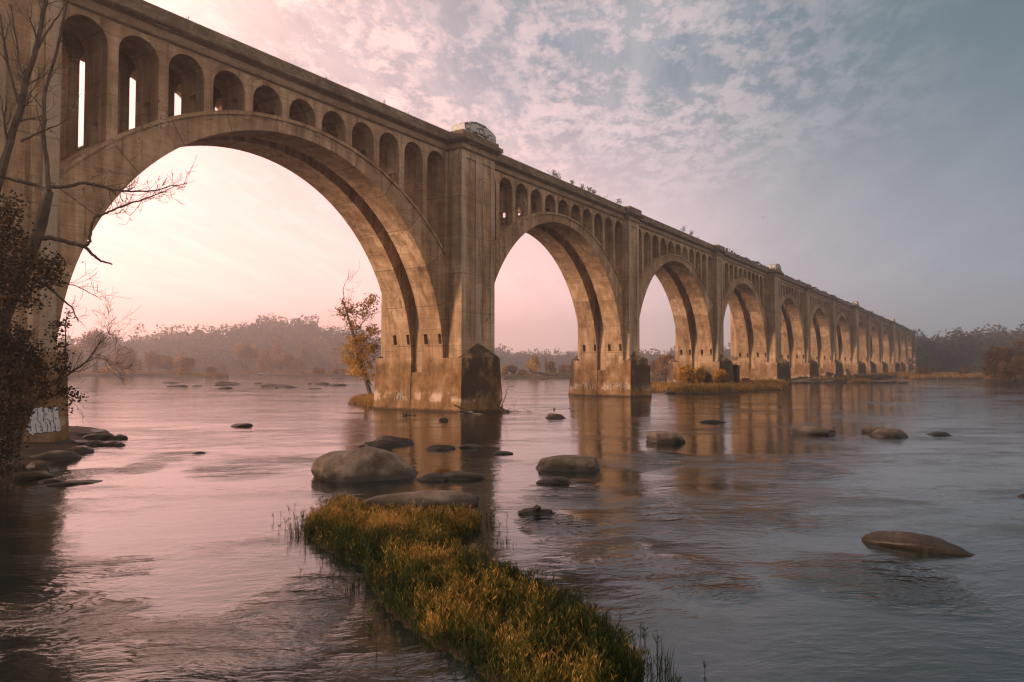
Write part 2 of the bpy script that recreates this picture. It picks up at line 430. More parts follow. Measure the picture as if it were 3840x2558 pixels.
def mat_rock(name, tone=1.0, moss=0.0):
    m, k, bs = new_mat(name)
    P = k.n('ShaderNodeNewGeometry').outputs['Position']
    z = k.n('ShaderNodeSeparateXYZ', i_Vector=P).outputs[2]
    a = k.noise(P, 1.3, 6, 0.65); b = k.noise(P, 26.0, 4, 0.7); c = k.noise(P, 0.5, 4, 0.6)
    f = k.math('ADD', k.math('MULTIPLY', a, 0.5), k.math('ADD', k.math('MULTIPLY', b, 0.25), k.math('MULTIPLY', c, 0.25)))
    T = lambda c_: tuple(x*tone for x in c_)
    col = k.ramp(f, [(0.34, T((0.05, 0.035, 0.025))), (0.45, T((0.16, 0.115, 0.085))), (0.53, T((0.29, 0.22, 0.17))), (0.65, T((0.47, 0.385, 0.32)))])
    crack = k.smooth(k.noise(P, 0.9, 8, 0.75, 1.5), 0.36, 0.42)
    col = k.mix(k.math('MULTIPLY', k.math('SUBTRACT', 1.0, crack), 0.6), col, T((0.05, 0.036, 0.026)))
    if moss:
        col = k.mix(k.math('MULTIPLY', k.smooth(c, 0.45, 0.6), moss), col, (0.06, 0.055, 0.02))
    wet = k.math('SUBTRACT', 1.0, k.smooth(k.math('ADD', z, k.math('MULTIPLY', a, 0.22)), WATER+0.22, WATER+0.52))
    col = k.mix(k.math('MULTIPLY', wet, 0.9), col, (0.014, 0.011, 0.008))
    k.t.links.new(col, bs.inputs['Base Color'])
    k.t.links.new(k.math('SUBTRACT', 0.9, k.math('MULTIPLY', wet, 0.45)), bs.inputs['Roughness'])
    bs.inputs['Specular IOR Level'].default_value = 0.3
    h = k.math('ADD', k.math('MULTIPLY', a, 0.10), k.math('MULTIPLY', b, 0.010))
    bp = k.n('ShaderNodeBump', i_Strength=0.7, i_Distance=1.0, i_Height=h)
    k.t.links.new(bp.outputs[0], bs.inputs['Normal'])
    return m


def mat_leaf(name, stops, trans=0.25, rough=0.7):
    m, k, bs = new_mat(name)
    at = k.n('ShaderNodeAttribute', attribute_name='tint')
    P = k.n('ShaderNodeNewGeometry').outputs['Position']
    f = k.math('ADD', at.outputs['Fac'], k.math('MULTIPLY', k.math('SUBTRACT', k.noise(P, 0.7, 3), 0.5), 0.35))
    col = k.ramp(f, stops)
    k.t.links.new(col, bs.inputs['Base Color'])
    bs.inputs['Roughness'].default_value = rough
    bs.inputs['Specular IOR Level'].default_value = 0.15
    tr = k.n('ShaderNodeBsdfTranslucent', i_Color=col)
    mx = k.n('ShaderNodeMixShader', i_0=trans, i_1=bs.outputs[0], i_2=tr.outputs[0])
    out = [n for n in k.t.nodes if n.type == 'OUTPUT_MATERIAL'][0]
    k.t.links.new(mx.outputs[0], out.inputs[0])
    return m


def mat_plain(name, c0, c1, scale=3.0, rough=0.9, bump=0.03, stretch=(1, 1, 1)):
    m, k, bs = new_mat(name)
    P = k.scale(k.n('ShaderNodeNewGeometry').outputs['Position'], stretch)
    f = k.noise(P, scale, 6, 0.65)
    k.t.links.new(k.ramp(f, [(0.32, c0), (0.68, c1)]), bs.inputs['Base Color'])
    bs.inputs['Roughness'].default_value = rough; bs.inputs['Specular IOR Level'].default_value = 0.2
    bp = k.n('ShaderNodeBump', i_Strength=0.7, i_Distance=1.0, i_Height=k.math('MULTIPLY', f, bump))
    k.t.links.new(bp.outputs[0], bs.inputs['Normal'])
    return m


M = {}
M['pier'] = mat_concrete('pier_concrete')
M['arcade'] = mat_concrete('spandrel_concrete')
M['base'] = mat_concrete('footing_concrete', base=True, joints=False)
M['cut'] = mat_concrete('cutwater_concrete', base=True, dark=True, joints=False)
M['rib'] = mat_rib()
M['parapet'] = mat_parapet()
M['pylon'] = mat_pylon()
M['water'] = mat_water()
M['rock'] = mat_rock('river_granite', 0.55)
M['rock_tall'] = mat_rock('weathered_granite', 0.64)
M['rock_dark'] = mat_rock('wet_granite', 0.24)
M['rock_bank'] = mat_rock('bank_granite', 0.42, 0.6)
M['rock_pale'] = mat_rock('dry_granite', 0.66)
M['bark'] = mat_plain('bark', (0.035, 0.026, 0.02), (0.13, 0.10, 0.08), 6.0, stretch=(1, 1, 0.3))
M['driftwood'] = mat_plain('driftwood', (0.02, 0.015, 0.012), (0.10, 0.075, 0.055), 5.0)
M['driftpale'] = mat_plain('bleached_wood', (0.14, 0.11, 0.09), (0.4, 0.33, 0.28), 5.0)
M['fender'] = mat_plain('tarred_concrete', (0.014, 0.011, 0.009), (0.06, 0.042, 0.03), 1.6, stretch=(1, 1, 0.5))
M['soil'] = mat_plain('soil', (0.018, 0.014, 0.009), (0.075, 0.05, 0.028), 1.2, bump=0.1)
M['mud'] = mat_plain('river_mud', (0.010, 0.008, 0.005), (0.03, 0.022, 0.012), 3.0, bump=0.05)
M['straw'] = mat_leaf('autumn_grass', [(0.0, (0.05, 0.055, 0.012)), (0.35, (0.16, 0.10, 0.022)), (0.7, (0.34, 0.17, 0.035)), (1.0, (0.45, 0.26, 0.08))])
M['sedge'] = mat_leaf('water_willow_leaf', [(0.0, (0.011, 0.021, 0.006)), (0.30, (0.038, 0.054, 0.011)), (0.52, (0.12, 0.100, 0.018)), (0.76, (0.36, 0.190, 0.038)), (1.0, (0.66, 0.38, 0.12))])
M['dark_leaf'] = mat_leaf('dark_autumn_leaf', [(0.0, (0.010, 0.010, 0.006)), (0.45, (0.026, 0.019, 0.009)), (0.75, (0.075, 0.038, 0.013)), (1.0, (0.20, 0.09, 0.022))], 0.2)
M['yellow_leaf'] = mat_leaf('yellow_leaf', [(0.0, (0.10, 0.06, 0.012)), (0.5, (0.32, 0.165, 0.024)), (1.0, (0.62, 0.33, 0.045))], 0.35)
M['brown_leaf'] = mat_leaf('brown_shrub_leaf', [(0.0, (0.05, 0.03, 0.011)), (0.5, (0.22, 0.105, 0.026)), (1.0, (0.48, 0.23, 0.05))], 0.4)
M['shore_leaf'] = mat_leaf('shore_shrub_leaf', [(0.0, (0.07, 0.038, 0.012)), (0.5, (0.28, 0.14, 0.032)), (1.0, (0.60, 0.30, 0.06))], 0.45)
M['wood_leaf'] = mat_leaf('woodland_leaf', [(0.0, (0.05, 0.045, 0.028)), (0.5, (0.12, 0.09, 0.05)), (1.0, (0.28, 0.16, 0.075))], 0.3)
M['dark_wood_leaf'] = mat_leaf('dark_woodland_leaf', [(0.0, (0.016, 0.022, 0.014)), (0.5, (0.045, 0.042, 0.020)), (1.0, (0.16, 0.085, 0.032))], 0.15)
# ------------------------------------------------------------------ the bridge
BAY = 35.5
def is_cap(i): return (i - 1) % 3 == 0
def pier_x(i):
    return (i*BAY - 0.70, i*BAY + 4.22) if is_cap(i) else (i*BAY, i*BAY + 3.18)
def pier_y(i):
    return (-0.95, 8.45) if is_cap(i) else (0.0, 7.5)
NEAR, FAR = (0.74, 3.10), (4.40, 6.76)
FIRST, LAST = -1, 13

bridge = empty('arch_bridge', (0, 3.75, WATER))
tag(bridge, 'long weathered concrete railway viaduct of open spandrel arches crossing the river into fog', 'bridge')

def pier(i):
    x0, x1 = pier_x(i); y0, y1 = pier_y(i); cap = is_cap(i)
    m = MB()
    rc = 0.09                                       # panels are sunk by this much
    m.box(x0, x1, y0+rc, y1-rc, 3.0, 22.5)
    # stiles and rails round the sunk panels, on both faces
    zb, zt = 6.25, 21.9
    if cap: cuts = [(x0+0.65, x0+2.02), (x0+2.93, x0+4.30)]
    else: cuts = [(x0+0.75, x1-0.75)]
    for ya, yb in ((y0, y0+rc), (y1-rc, y1)):
        xs = [x0] + [v for c in cuts for v in c] + [x1]
        for a, b in zip(xs[0::2], xs[1::2]): m.box(a, b, ya, yb, 3.0, 22.5, 0.85)
        for a, b in cuts:
            m.box(a, b, ya, yb, 3.0, zb); m.box(a, b, ya, yb, zt, 22.5)
    p = m.build('pier', M['pier'], bridge, (0.5*(x0+x1), 3.75, WATER))
    # head: mouldings return round the pier
    h = MB()
    lv = [(22.5, 22.58, 0.10), (22.58, 22.74, 0.24), (22.74, 23.10, 0.10), (23.10, 23.20, 0.30), (23.20, 23.30, 0.48), (23.30, 23.66, 0.62), (23.66, 24.28 if not cap else 24.1, 0.30)]
    for za, zb_, o in lv:
        h.box(x0-o*0.8, x1+o*0.8, y0-o, y1+o, za, zb_)
    h.build('pier_head', M['parapet'], p, (0.5*(x0+x1), 3.75, 22.5))
    if cap:
        for ya, yb in ((y0-0.22, y0+1.25), (y1-1.25, y1+0.22)):
            g = MB(); a, b = x0+0.12, x1-0.12; c = (a+b)/2
            poly = [(a, 24.1), (b, 24.1), (b, 24.72), (b-0.35, 24.92), (c+0.7, 25.28), (c-0.7, 25.28), (a+0.35, 24.92), (a, 24.72)]
            g.prism_y(poly, ya, yb)
            g.prism_y([(a+0.75, 24.3), (b-0.75, 24.3), (b-0.75, 24.72), (c+0.5, 25.02), (c-0.5, 25.02), (a+0.75, 24.72)], ya-0.06, ya-0.003)
            g.build('pylon_block', M['pylon'], p, (c, (ya+yb)/2, 24.1))
    # footing: low block all the way, two taller blocks carrying the ribs, sides splayed a little
    o = 0.38
    b = MB()
    def frustum(xa, xb, ya, yb, za, zb_, spx=0.25, spy=0.2):
        b.add([(xa-spx, ya-spy, za), (xb+spx, ya-spy, za), (xb+spx, yb+spy, za), (xa-spx, yb+spy, za), (xa, ya, zb_), (xb, ya, zb_), (xb, yb, zb_), (xa, yb, zb_)],
              [(0,3,2,1),(4,5,6,7),(0,1,5,4),(1,2,6,5),(2,3,7,6),(3,0,4,7)])
    yb0, yb1 = y0-0.35, y1+0.35
    frustum(x0-o+0.01, x1+o-0.01, yb0+0.02, yb1-0.02, -2.5, 3.15, 0.29, 0.0)
    frustum(x0-o, x1+o, yb0, NEAR[1]+0.02, -2.5, 4.42, 0.30, 0.0)
    frustum(x0-o, x1+o, FAR[0]-0.02, yb1, -2.5, 4.42, 0.30, 0.0)
    b.build('pier_base', M['base'], p, (0.5*(x0+x1), 3.75, WATER))
    # cutwaters up- and downstream: pointed noses with a sloping pyramid head
    c = 0.5*(x0+x1)
    for sgn, ye in ((-1, yb0), (1, yb1)):
        if i == 0 and sgn < 0: continue          # this pier stands flat-faced on the bank
        L = 1.75 if cap else 1.5
        xa, xb = x0-o+0.03, x1+o-0.03; yw = ye - sgn*0.02; ap = (y0 if sgn < 0 else y1)
        q = MB()
        vs = [(xa-0.28, yw, -2.5), (c, ye+sgn*(L+0.75), -2.5), (xb+0.28, yw, -2.5),
              (xa, yw, 4.40), (c, ye+sgn*L, 4.55), (xb, yw, 4.40), (c, ap-sgn*0.15, 5.85), (c, ye-sgn*0.6, -2.5),
              (xa, ap-sgn*0.15, 4.40), (xb, ap-sgn*0.15, 4.40)]
        q.add(vs, [(0, 1, 4, 3), (1, 2, 5, 4), (3, 4, 6), (4, 5, 6), (3, 6, 8), (5, 9, 6), (0, 3, 8, 7), (2, 7, 9, 5), (6, 9, 7, 8), (0, 7, 2, 1)])
        q.build('cutwater', M['cut'], p, (c, ye, WATER), fix=True)
    if i in (2, 3):
        fb = MB(); xe = x1+2.4; ys = -0.45 if i == 2 else -2.0
        fb.add([(x1+0.7, ys, -2), (xe, ys, -2), (xe, ys+1.7, -2), (x1+0.7, ys+1.7, -2), (x1+0.7, ys, 3.95), (xe, ys, 3.75), (xe, ys+1.7, 3.75), (x1+0.7, ys+1.7, 3.95)],
               [(0,3,2,1),(4,5,6,7),(0,1,5,4),(1,2,6,5),(2,3,7,6),(3,0,4,7)])
        fb.build('fender_block', M['fender'], p, (xe, ys, 1.0))
    return p

def bay(i):
    a, b = pier_x(i)[1], pier_x(i+1)[0]
    c, hs = 0.5*(a+b), 0.5*(b-a)
    ZC, RI = 3.7, 15.8
    hx = hs - 0.35
    N = 72
    th0 = math.asin((4.42-ZC)/RI)
    ang = [math.pi-th0 - (math.pi-2*th0)*j/N for j in range(N+1)]
    intr = [(c + hx*math.cos(t), ZC + RI*math.sin(t)) for t in ang]
    def ext(x): return math.sqrt(20.5**2 - min(abs(x-c)*15.6/hs, 15.6)**2)
    e = 0.003
    extr = [(b-e - (b-a-2*e)*j/N, ext(b-e - (b-a-2*e)*j/N)) for j in range(N+1)]
    def ribpoly(notch):
        pts = list(intr)
        if notch:
            # square vent holes low on the soffit at either foot
            out = []; zn0, zn1 = 5.62, 6.50
            def xin(z, s): return c + s*hx*math.sqrt(max(0, 1-((z-ZC)/RI)**2))
            left = [p for p in pts if p[0] < c]; right = [p for p in pts if p[0] >= c]
            L = [p for p in left if p[1] < zn0] + [(xin(zn0, -1), zn0), (a+0.004, zn0), (a+0.004, zn1), (xin(zn1, -1), zn1)] + [p for p in left if p[1] > zn1]
            Rr = [p for p in right if p[1] > zn1] + [(xin(zn1, 1), zn1), (b-0.004, zn1), (b-0.004, zn0), (xin(zn0, 1), zn0)] + [p for p in right if p[1] < zn0]
            pts = L + Rr
        pts = pts + [(b-e, 4.42)] + extr + [(a+e, 4.42)]
        return pts[::-1]
    NO = 11; pitch = 2.87*hs/15.8; rw = 1.14
    def arcade_poly(lift, sh=0.0):
        """comb-shaped outline: columns between round-headed openings, standing on the rib"""
        pts = []
        for kx in range(NO):
            xc = c + (kx-5)*pitch + sh
            xl, xr = xc-rw, xc+rw
            sp = 22.2 - rw
            if kx == 0: pts.append((a+e, ext(a+e)-0.5+lift))
            pts.append((xl, max(min(ext(xl)-0.5+lift, sp-0.02), 0)))
            for j in range(15):
                t = math.pi - math.pi*j/14
                pts.append((xc+rw*math.cos(t), sp+rw*math.sin(t)))
            pts.append((xr, max(min(ext(xr)-0.5+lift, sp-0.02), 0)))
        pts.append((b-e, ext(b-e)-0.5+lift)); pts.append((b-e, 22.44)); pts.append((a+e, 22.44))
        return pts
    for ya, yb, near in ((*NEAR, True), (*FAR, False)):
        w = yb-ya
        m = MB()
        cuts = [0, 0.10, 0.42, w-0.72, w-0.32, w]
        for q in range(5):
            m.prism_y(ribpoly(q in (1, 3)), ya+cuts[q], ya+cuts[q+1])
        # thin drip ledge along the back of the rib, standing 0.14 proud of both faces
        led = [(x, z+0.02) for x, z in extr]; led2 = [(x, z-0.22) for x, z in extr[::-1]]
        for u, v in ((ya-0.12, ya-0.002), (yb+0.002, yb+0.12)): m.prism_y(led+led2, u, v)
        rib = m.build('arch_rib', M['rib'], bridge, (c, 0.5*(ya+yb), ZC), fix=True)
        s = MB()
        s0, s1 = ya-0.04, yb+0.04; md = 0.5*(ya+yb)
        sh = 0.0 if near else -0.30
        s.prism_y(arcade_poly(0, sh), s0, md-0.36); s.prism_y(arcade_poly(1.75, sh), md-0.36, md+0.36); s.prism_y(arcade_poly(0, sh), md+0.36, s1)
        s.build('spandrel_arcade', M['arcade'], rib, (c, md, 20.5), fix=True)
    # deck slab with frieze, cornice and parapets on both sides
    fy = NEAR[0]-0.04
    prof = [(0.0, 22.44), (0.0, 22.50), (0.16, 22.57), (0.22, 22.70), (0.08, 22.74), (0.06, 23.10), (0.22, 23.18), (0.42, 23.26), (0.50, 23.34), (0.50, 23.58), (0.30, 23.62), (0.30, 24.20), (-0.15, 24.20), (-0.15, 23.45)]
    near = [(fy-o_, z_) for o_, z_ in prof]; farp = [(7.5-y_, z_) for y_, z_ in near[::-1]]
    d = MB(); d.prism_x((near+farp)[::-1], a+e, b-e)
    d.build('deck', M['parapet'], bridge, (c, 3.75, 22.44), fix=True)

for i in range(FIRST, LAST+1): pier(i)
for i in range(FIRST, LAST): bay(i)
# ------------------------------------------------------------------ river
w = MB()
X0, X1, Y0, Y1 = -170.0, 930.0, -240.0, 870.0
w.add([(X0, Y0, WATER), (X1, Y0, WATER), (X1, Y1, WATER), (X0, Y1, WATER)], [(0, 1, 2, 3)])
river = w.build('river', M['water']); tag(river, kind='structure')

def make_haze():
    h = MB(); h.box(X0-4, X1+4, Y0-4, Y1+4, WATER-3.5, 66.0)
    m = bpy.data.materials.new('haze'); m.use_nodes = True; t = m.node_tree; t.nodes.clear()
    out = t.nodes.new('ShaderNodeOutputMaterial'); v = t.nodes.new('ShaderNodeVolumePrincipled')
    v.inputs['Color'].default_value = (0.90, 0.86, 0.84, 1)
    v.inputs['Density'].default_value = HAZE
    v.inputs['Anisotropy'].default_value = 0.72
    t.links.new(v.outputs[0], out.inputs['Volume'])
    o = h.build('haze', m); tag(o, 'pale river mist hanging over the water', 'mist', kind='stuff')
HAZE = 0.0012
# ------------------------------------------------------------------ rocks
RNG = np.random.default_rng(7)

def rock_mesh(name, mat, c, w, d, h, yaw, seed, sub=4, flat=0.0, rough=0.22, skew=0.0, sink=0.45):
    """boulder: w wide, d deep, h above the water, the lower part under it. skew shifts the crest along its width"""
    bm = bmesh.new(); bmesh.ops.create_icosphere(bm, subdivisions=sub, radius=1.0)
    off = Vector((seed*7.13, seed*3.7, seed*1.9))
    ca, sa = math.cos(yaw), math.sin(yaw)
    rr = random.Random(int(seed*13+5)); cutp = []
    for q in range(9):
        nv = Vector((rr.gauss(0, 1), rr.gauss(0, 1), rr.gauss(0, 0.7)+0.15)).normalized(); cutp.append((nv, rr.uniform(0.74, 1.0)))
    for v in bm.verts:
        p = v.co.normalized()
        n = mnoise.noise(p*1.1+off)*rough*1.3 + mnoise.noise(p*2.4+off)*rough*0.6 + mnoise.noise(p*6.0+off)*rough*0.2 + mnoise.noise(p*14.0+off)*rough*0.07
        # boxy superellipsoid so that it has shoulders rather than a ball's outline
        e = 2.5
        s = (abs(p.x)**e + abs(p.y)**e + abs(p.z)**e)**(-1/e)
        p = p*s
        for nv, dd in cutp:
            q = p.dot(nv)
            if q > dd: p = p - nv*(q-dd)*0.85
        p = p*(1+n)
        z = p.z
        if flat and z > 0: z = min(z, 1-flat + (z-(1-flat))*0.25) / (1-flat*0.75) if z > 1-flat else z/(1-flat*0.75)
        x, y = p.x*w/2, p.y*d/2
        tt = 1.0 if z < 0 else 1.0
        zz = z*h if z > 0 else z*h*sink*1.6
        x += skew*w*max(z, 0)*0.5
        x *= 1.0 - 0.10*max(z, 0)
        v.co = Vector((x*ca - y*sa, x*sa + y*ca, zz))
    me = bpy.data.meshes.new(name); bm.to_mesh(me); bm.free()
    me.polygons.foreach_set('use_smooth', np.ones(len(me.polygons), dtype=bool))
    me.materials.append(mat)
    o = bpy.data.objects.new(name, me); SC.collection.objects.link(o); o.location = c
    return o

ROCK_N = [0]
VIEW_YAW = YAW - math.pi/2          # a rock's long side across the line of sight
def rock_px(x0, x1, ytop, ywl, label, group=None, mat='rock', deep=0.75, yaw=0.0, name='boulder', cat='boulder', base=WATER, hs=1.0, **kw):
    """rock seen between columns x0..x1 with its waterline at ywl and crest at ytop (photo pixels): placed on the river"""
    ROCK_N[0] += 1
    p = on_z((x0+x1)/2, ywl, base); dep = depth_of(p)
    w = (x1-x0)*dep/FPX*1.10
    d = max(w*deep, 0.1)
    dirv = np.array([p[0]-CAM[0], p[1]-CAM[1]]); dist = np.linalg.norm(dirv); dirv /= dist
    c = np.array([p[0]+dirv[0]*d*0.42, p[1]+dirv[1]*d*0.42, base])
    r = ray((x0+x1)/2, ytop); tt = (dist+d*0.45)/np.hypot(r[0], r[1])
    h = max((CAM[2] + r[2]*tt - base)*0.69*hs, 0.04)
    o = rock_mesh(name, M[mat], c, w, d, h, math.atan2(dirv[1], dirv[0]) - math.pi/2 + yaw, ROCK_N[0], **kw)
    tag(o, label, cat, group)
    return o

k = K23
def R23(x0, x1, yt, yw, *a, **kw): return rock_px(x0*k, x1*k, yt*k, yw*k, *a, **kw)

gr = 'boulders standing in the river'
R23(715, 955, 1020, 1106, 'largest smooth grey boulder in the river, tall hump just behind the grass island', gr, sub=5, deep=0.7, rough=0.13, skew=-0.06, hs=1.30, mat='rock_tall')
R23(866, 947, 994, 1022, 'low rounded black rock just behind the largest boulder', gr, mat='rock_dark', deep=0.6)
R23(832, 905, 1005, 1029, 'jagged dark lump touching the low black rock behind the largest boulder', gr, mat='rock_dark', deep=0.5, rough=0.4)
R23(980, 1042, 1019, 1034, 'flat dark rock barely above the pier reflection, wider of two side by side', gr, mat='rock_dark', deep=0.6)
R23(1058, 1106, 1017, 1030, 'small flat rock in the pier reflection, narrower of two side by side', gr, deep=0.6)
R23(1133, 1179, 1034, 1045, 'thin awash rock at the right edge of the first pier reflection', gr, deep=0.6)
R23(1240, 1377, 1038, 1083, 'broad angular boulder with a pale flat top alone in bright water', gr, sub=5, deep=0.75, flat=0.25, rough=0.16)
R23(1243, 1312, 1091, 1113, 'low dark rock just in front of the flat-topped boulder', gr, deep=0.55)
o = R23(1200, 1274, 1165, 1184, 'dark rock with a pebble on top in the rippled water right of the grass', gr, mat='rock_dark', deep=0.5, rough=0.3)
R23(1226, 1244, 1158, 1170, 'pebble lying on the dark rock right of the grass', None, mat='rock_dark', deep=0.8, name='pebble', cat='pebble', base=WATER+0.16)
R23(958, 1026, 1085, 1106, 'low black rock beside a tuft of dry grass, right of the largest boulder', gr, mat='rock_dark', deep=0.6)
R23(1024, 1111, 1078, 1103, 'low grey rock with a pale ridge, right of the tuft of dry grass', gr, deep=0.55, skew=-0.2)
R23(1253, 1301, 945, 962, 'small domed rock with a thin branch caught on it', gr, deep=0.7)
R23(1487, 1580, 981, 1019, 'blocky boulder with a light top standing in the second pier reflection', gr, deep=0.8, flat=0.3, rough=0.16, sub=5, skew=-0.12)
R23(1609, 1663, 963, 972, 'thin dark sliver of rock behind the blocky boulder', gr, mat='rock_dark', deep=0.6)
R23(1817, 1915, 976, 999, 'long low boulder with a hollow side in the far row of three', gr, deep=0.6, rough=0.25)
R23(1983, 2050, 977, 996, 'smaller boulder tucked behind the round one in the far row', gr, deep=0.7)
R23(2006, 2081, 976, 1005, 'round boulder at the front of the far pair', gr, deep=0.75, rough=0.12, sub=5)
R23(2134, 2188, 990, 1001, 'small low rock at the right end of the far row', gr, mat='rock_dark', deep=0.6)
R23(2014, 2226, 1211, 1267, 'long dark tapering rock in the right foreground water', gr, mat='rock_dark', deep=0.34, yaw=-0.10, skew=-0.22, rough=0.13, sub=5, hs=0.9)
R23(2342, 2372, 1134, 1143, 'dark rock tip cut by the right edge of the photo', gr, mat='rock_dark', deep=0.5)
R23(533, 580, 970, 981, 'single dark rock in the pale pink water under the big arch', gr, mat='rock_dark', deep=0.6)
R23(445, 471, 1036, 1043, 'tiny dark rock among ripples near the left bank', gr, mat='rock_dark', deep=0.5)
R23(1008, 1029, 957, 968, 'small round stone in front of the nearest river pier', gr, mat='rock_dark', deep=0.8)
R23(124, 222, 1101, 1114, 'flat dark rock awash just off the left bank', gr, mat='rock_dark', deep=0.4)

# low rocks far out on the left, beyond the bridge
def Z1(x0, x1, yt, yw, *a, **kw): return rock_px(380+x0*.4418, 380+x1*.4418, 1150+yt*.4418, 1150+yw*.4418, *a, **kw)
gf = 'low rocks beyond the bridge'
Z1(570, 730, 657, 681, 'flat dark rock, leftmost of the nearer rocks seen through the big arch', gf, mat='rock_dark')
Z1(525, 645, 633, 650, 'thin rock just behind the leftmost flat rock through the big arch', gf, mat='rock_dark')
Z1(770, 852, 664, 676, 'sliver of rock right of the leftmost flat rock through the big arch', gf, mat='rock_dark')
Z1(985, 1112, 673, 698, 'short dark rock in front of a long rock carrying a drift log', gf, mat='rock_dark')
Z1(970, 1180, 644, 668, 'long low rock carrying a drift log, beyond the big arch', gf)
Z1(1345, 1560, 641, 680, 'widest pale-backed rock beyond the big arch', gf)
Z1(1480, 1652, 662, 688, 'dark rock overlapping the right end of the widest pale-backed rock', gf, mat='rock_dark')
Z1(1300, 1362, 641, 653, 'small dark rock left of the widest pale-backed rock', gf, mat='rock_dark')
Z1(1823, 1942, 636, 662, 'dark rock nearly touching the one on its right, left of the leaning tree', gf, mat='rock_dark')
Z1(1935, 2080, 644, 671, 'rounded rock nearest the leaning yellow tree', gf)
Z1(1743, 1792, 646, 656, 'tiny rock left of the touching pair near the leaning tree', gf, mat='rock_dark')
Z1(1760, 1862, 686, 698, 'awash rock in front of the touching pair near the leaning tree', gf, mat='rock_dark')
Z1(1968, 2068, 601, 614, 'farther rock behind the touching pair near the leaning tree', gf, mat='rock_dark')
Z1(1185, 1300, 552, 566, 'pale ledge of rock at the left end of the far shore ledges', gf, mat='rock_pale', deep=1.2)
Z1(1310, 1470, 555, 580, 'pale broad ledge under the far bushy trees', gf, mat='rock_pale', deep=1.2)
Z1(1460, 1660, 556, 582, 'pale ledge right of the broad ledge under the far bushy trees', gf, mat='rock_pale', deep=1.2)
Z1(1780, 1990, 566, 590, 'pale low ledge near the far round bush', gf, mat='rock_pale', deep=1.0)
Z1(262, 350, 558, 578, 'pale rock on the far shore at the left, below the misty shrubs', gf, mat='rock_pale')
Z1(360, 460, 545, 566, 'grey rock on the far shore right of the pale rock', gf)

# boulder pile at the foot of the left bank
def Z8(x0, x1, yt, yw, *a, **kw): return rock_px(x0*.4464, x1*.4464, 1150+yt*.4464, 1150+yw*.4464, *a, **kw)
gb = 'boulders piled at the left bank'
for a in [
    (470, 655, 972, 1050, 'wedge-shaped boulder at the back of the bank pile beside the graffiti'),
    (690, 895, 1018, 1065, 'long boulder at the back of the bank pile, nearest the open water'),
    (520, 745, 1032, 1112, 'dark boulder below the wedge-shaped one in the bank pile'),
    (715, 940, 1030, 1116, 'large flat-faced boulder in the middle of the bank pile'),
    (932, 1068, 1060, 1115, 'outlying pointed boulder, farthest into the water from the bank pile'),
    (575, 745, 1104, 1160, 'rounded boulder in the second row of the bank pile'),
    (728, 862, 1098, 1166, 'small upright boulder at the centre of the bank pile'),
    (838, 982, 1114, 1168, 'low boulder at the water edge of the bank pile'),
    (965, 1045, 1130, 1172, 'small dark stone at the tip of the bank pile'),
    (590, 768, 1150, 1232, 'round-shouldered boulder at the front right of the bank pile'),
    (395, 610, 1068, 1172, 'broad boulder close under the graffiti'),
    (265, 625, 1165, 1300, 'long slab-like boulder overhanging the water in front of the bank pile')]:
    Z8(*a, gb, mat='rock_bank', deep=0.7, rough=0.2)
for a in [
    (85, 268, 1140, 1235, 'mossy boulder on the bank left of the long slab'),
    (225, 402, 1258, 1385, 'brown boulder below the long slab at the waterside'),
    (100, 395, 1358, 1455, 'wide low boulder at the lower left waterline'),
    (345, 478, 1440, 1478, 'small wet stone at the tip of the lower left waterline'),
    (40, 200, 1315, 1400, 'mossy boulder behind the wide low one at the left edge'),
    (-90, 120, 1250, 1340, 'earthy boulder half cut by the left edge of the photo')]:
    Z8(*a, gb, mat='rock_bank', deep=0.8, rough=0.22)

# stones round the grass island
gi = 'slabs under the grass island'
R23(838, 1106, 1126, 1172, 'long low pale slab lying along the back of the grass island', gi, mat='rock_pale', deep=0.40, rough=0.1, sub=5, hs=1.3)
R23(715, 800, 1168, 1215, 'pale stone showing at the left shoulder of the grass island', gi, mat='rock_pale', deep=0.8)

# rocks by the far islands on the right
def Z6(x0, x1, yt, yw, *a, **kw): return rock_px(2900+x0*.3993, 2900+x1*.3993, 1360+yt*.3993, 1360+yw*.3993, *a, **kw)
gs = 'pale rocks along the far piers'
Z6(160, 405, 148, 192, 'broad pale domed rock at the foot of the fifth river pier', gs, mat='rock_pale', deep=0.8)
Z6(460, 585, 150, 192, 'pale rock under the tangle of driftwood, left one of two', gs, mat='rock_pale', deep=0.8)
Z6(615, 705, 145, 172, 'pale rock under the tangle of driftwood, right one of two', gs, mat='rock_pale', deep=0.8)
Z6(940, 1165, 157, 190, 'long pale rock beyond the driftwood, last before the open channel', gs, mat='rock_pale', deep=0.8)
Z6(1150, 1260, 168, 194, 'darker rock joined to the right end of the long pale rock', gs, deep=0.8)
Z6(1020, 1052, 136, 147, 'little pale stone behind the long pale rock', gs, mat='rock_pale')
def Z2(x0, x1, yt, yw, *a, **kw): return rock_px(1860+x0*.13594, 1860+x1*.13594, 1280+yt*.13594, 1280+yw*.13594, *a, **kw)
Z2(970, 1290, 900, 1010, 'white-topped boulder on the far islet seen through the second arch', 'stones on the far islet', mat='rock_pale')
Z2(1235, 1400, 965, 1040, 'smaller flat stone right of the white-topped boulder', 'stones on the far islet', mat='rock_pale')
Z2(110, 330, 955, 1020, 'low pale stone at the left end of the far islet', 'stones on the far islet', mat='rock_pale')
def Z3(x0, x1, yt, yw, *a, **kw): return rock_px(2440+x0*.2209, 2440+x1*.2209, 1280+yt*.2209, 1280+yw*.2209, *a, **kw)
Z3(238, 420, 812, 888, 'brown boulder at the left end of the bushy island by the third pier', 'stones of the bushy island', deep=0.8)
Z3(1100, 1142, 892, 916, 'small pale stone in front of the bushy island grass', 'stones of the bushy island', mat='rock_pale')
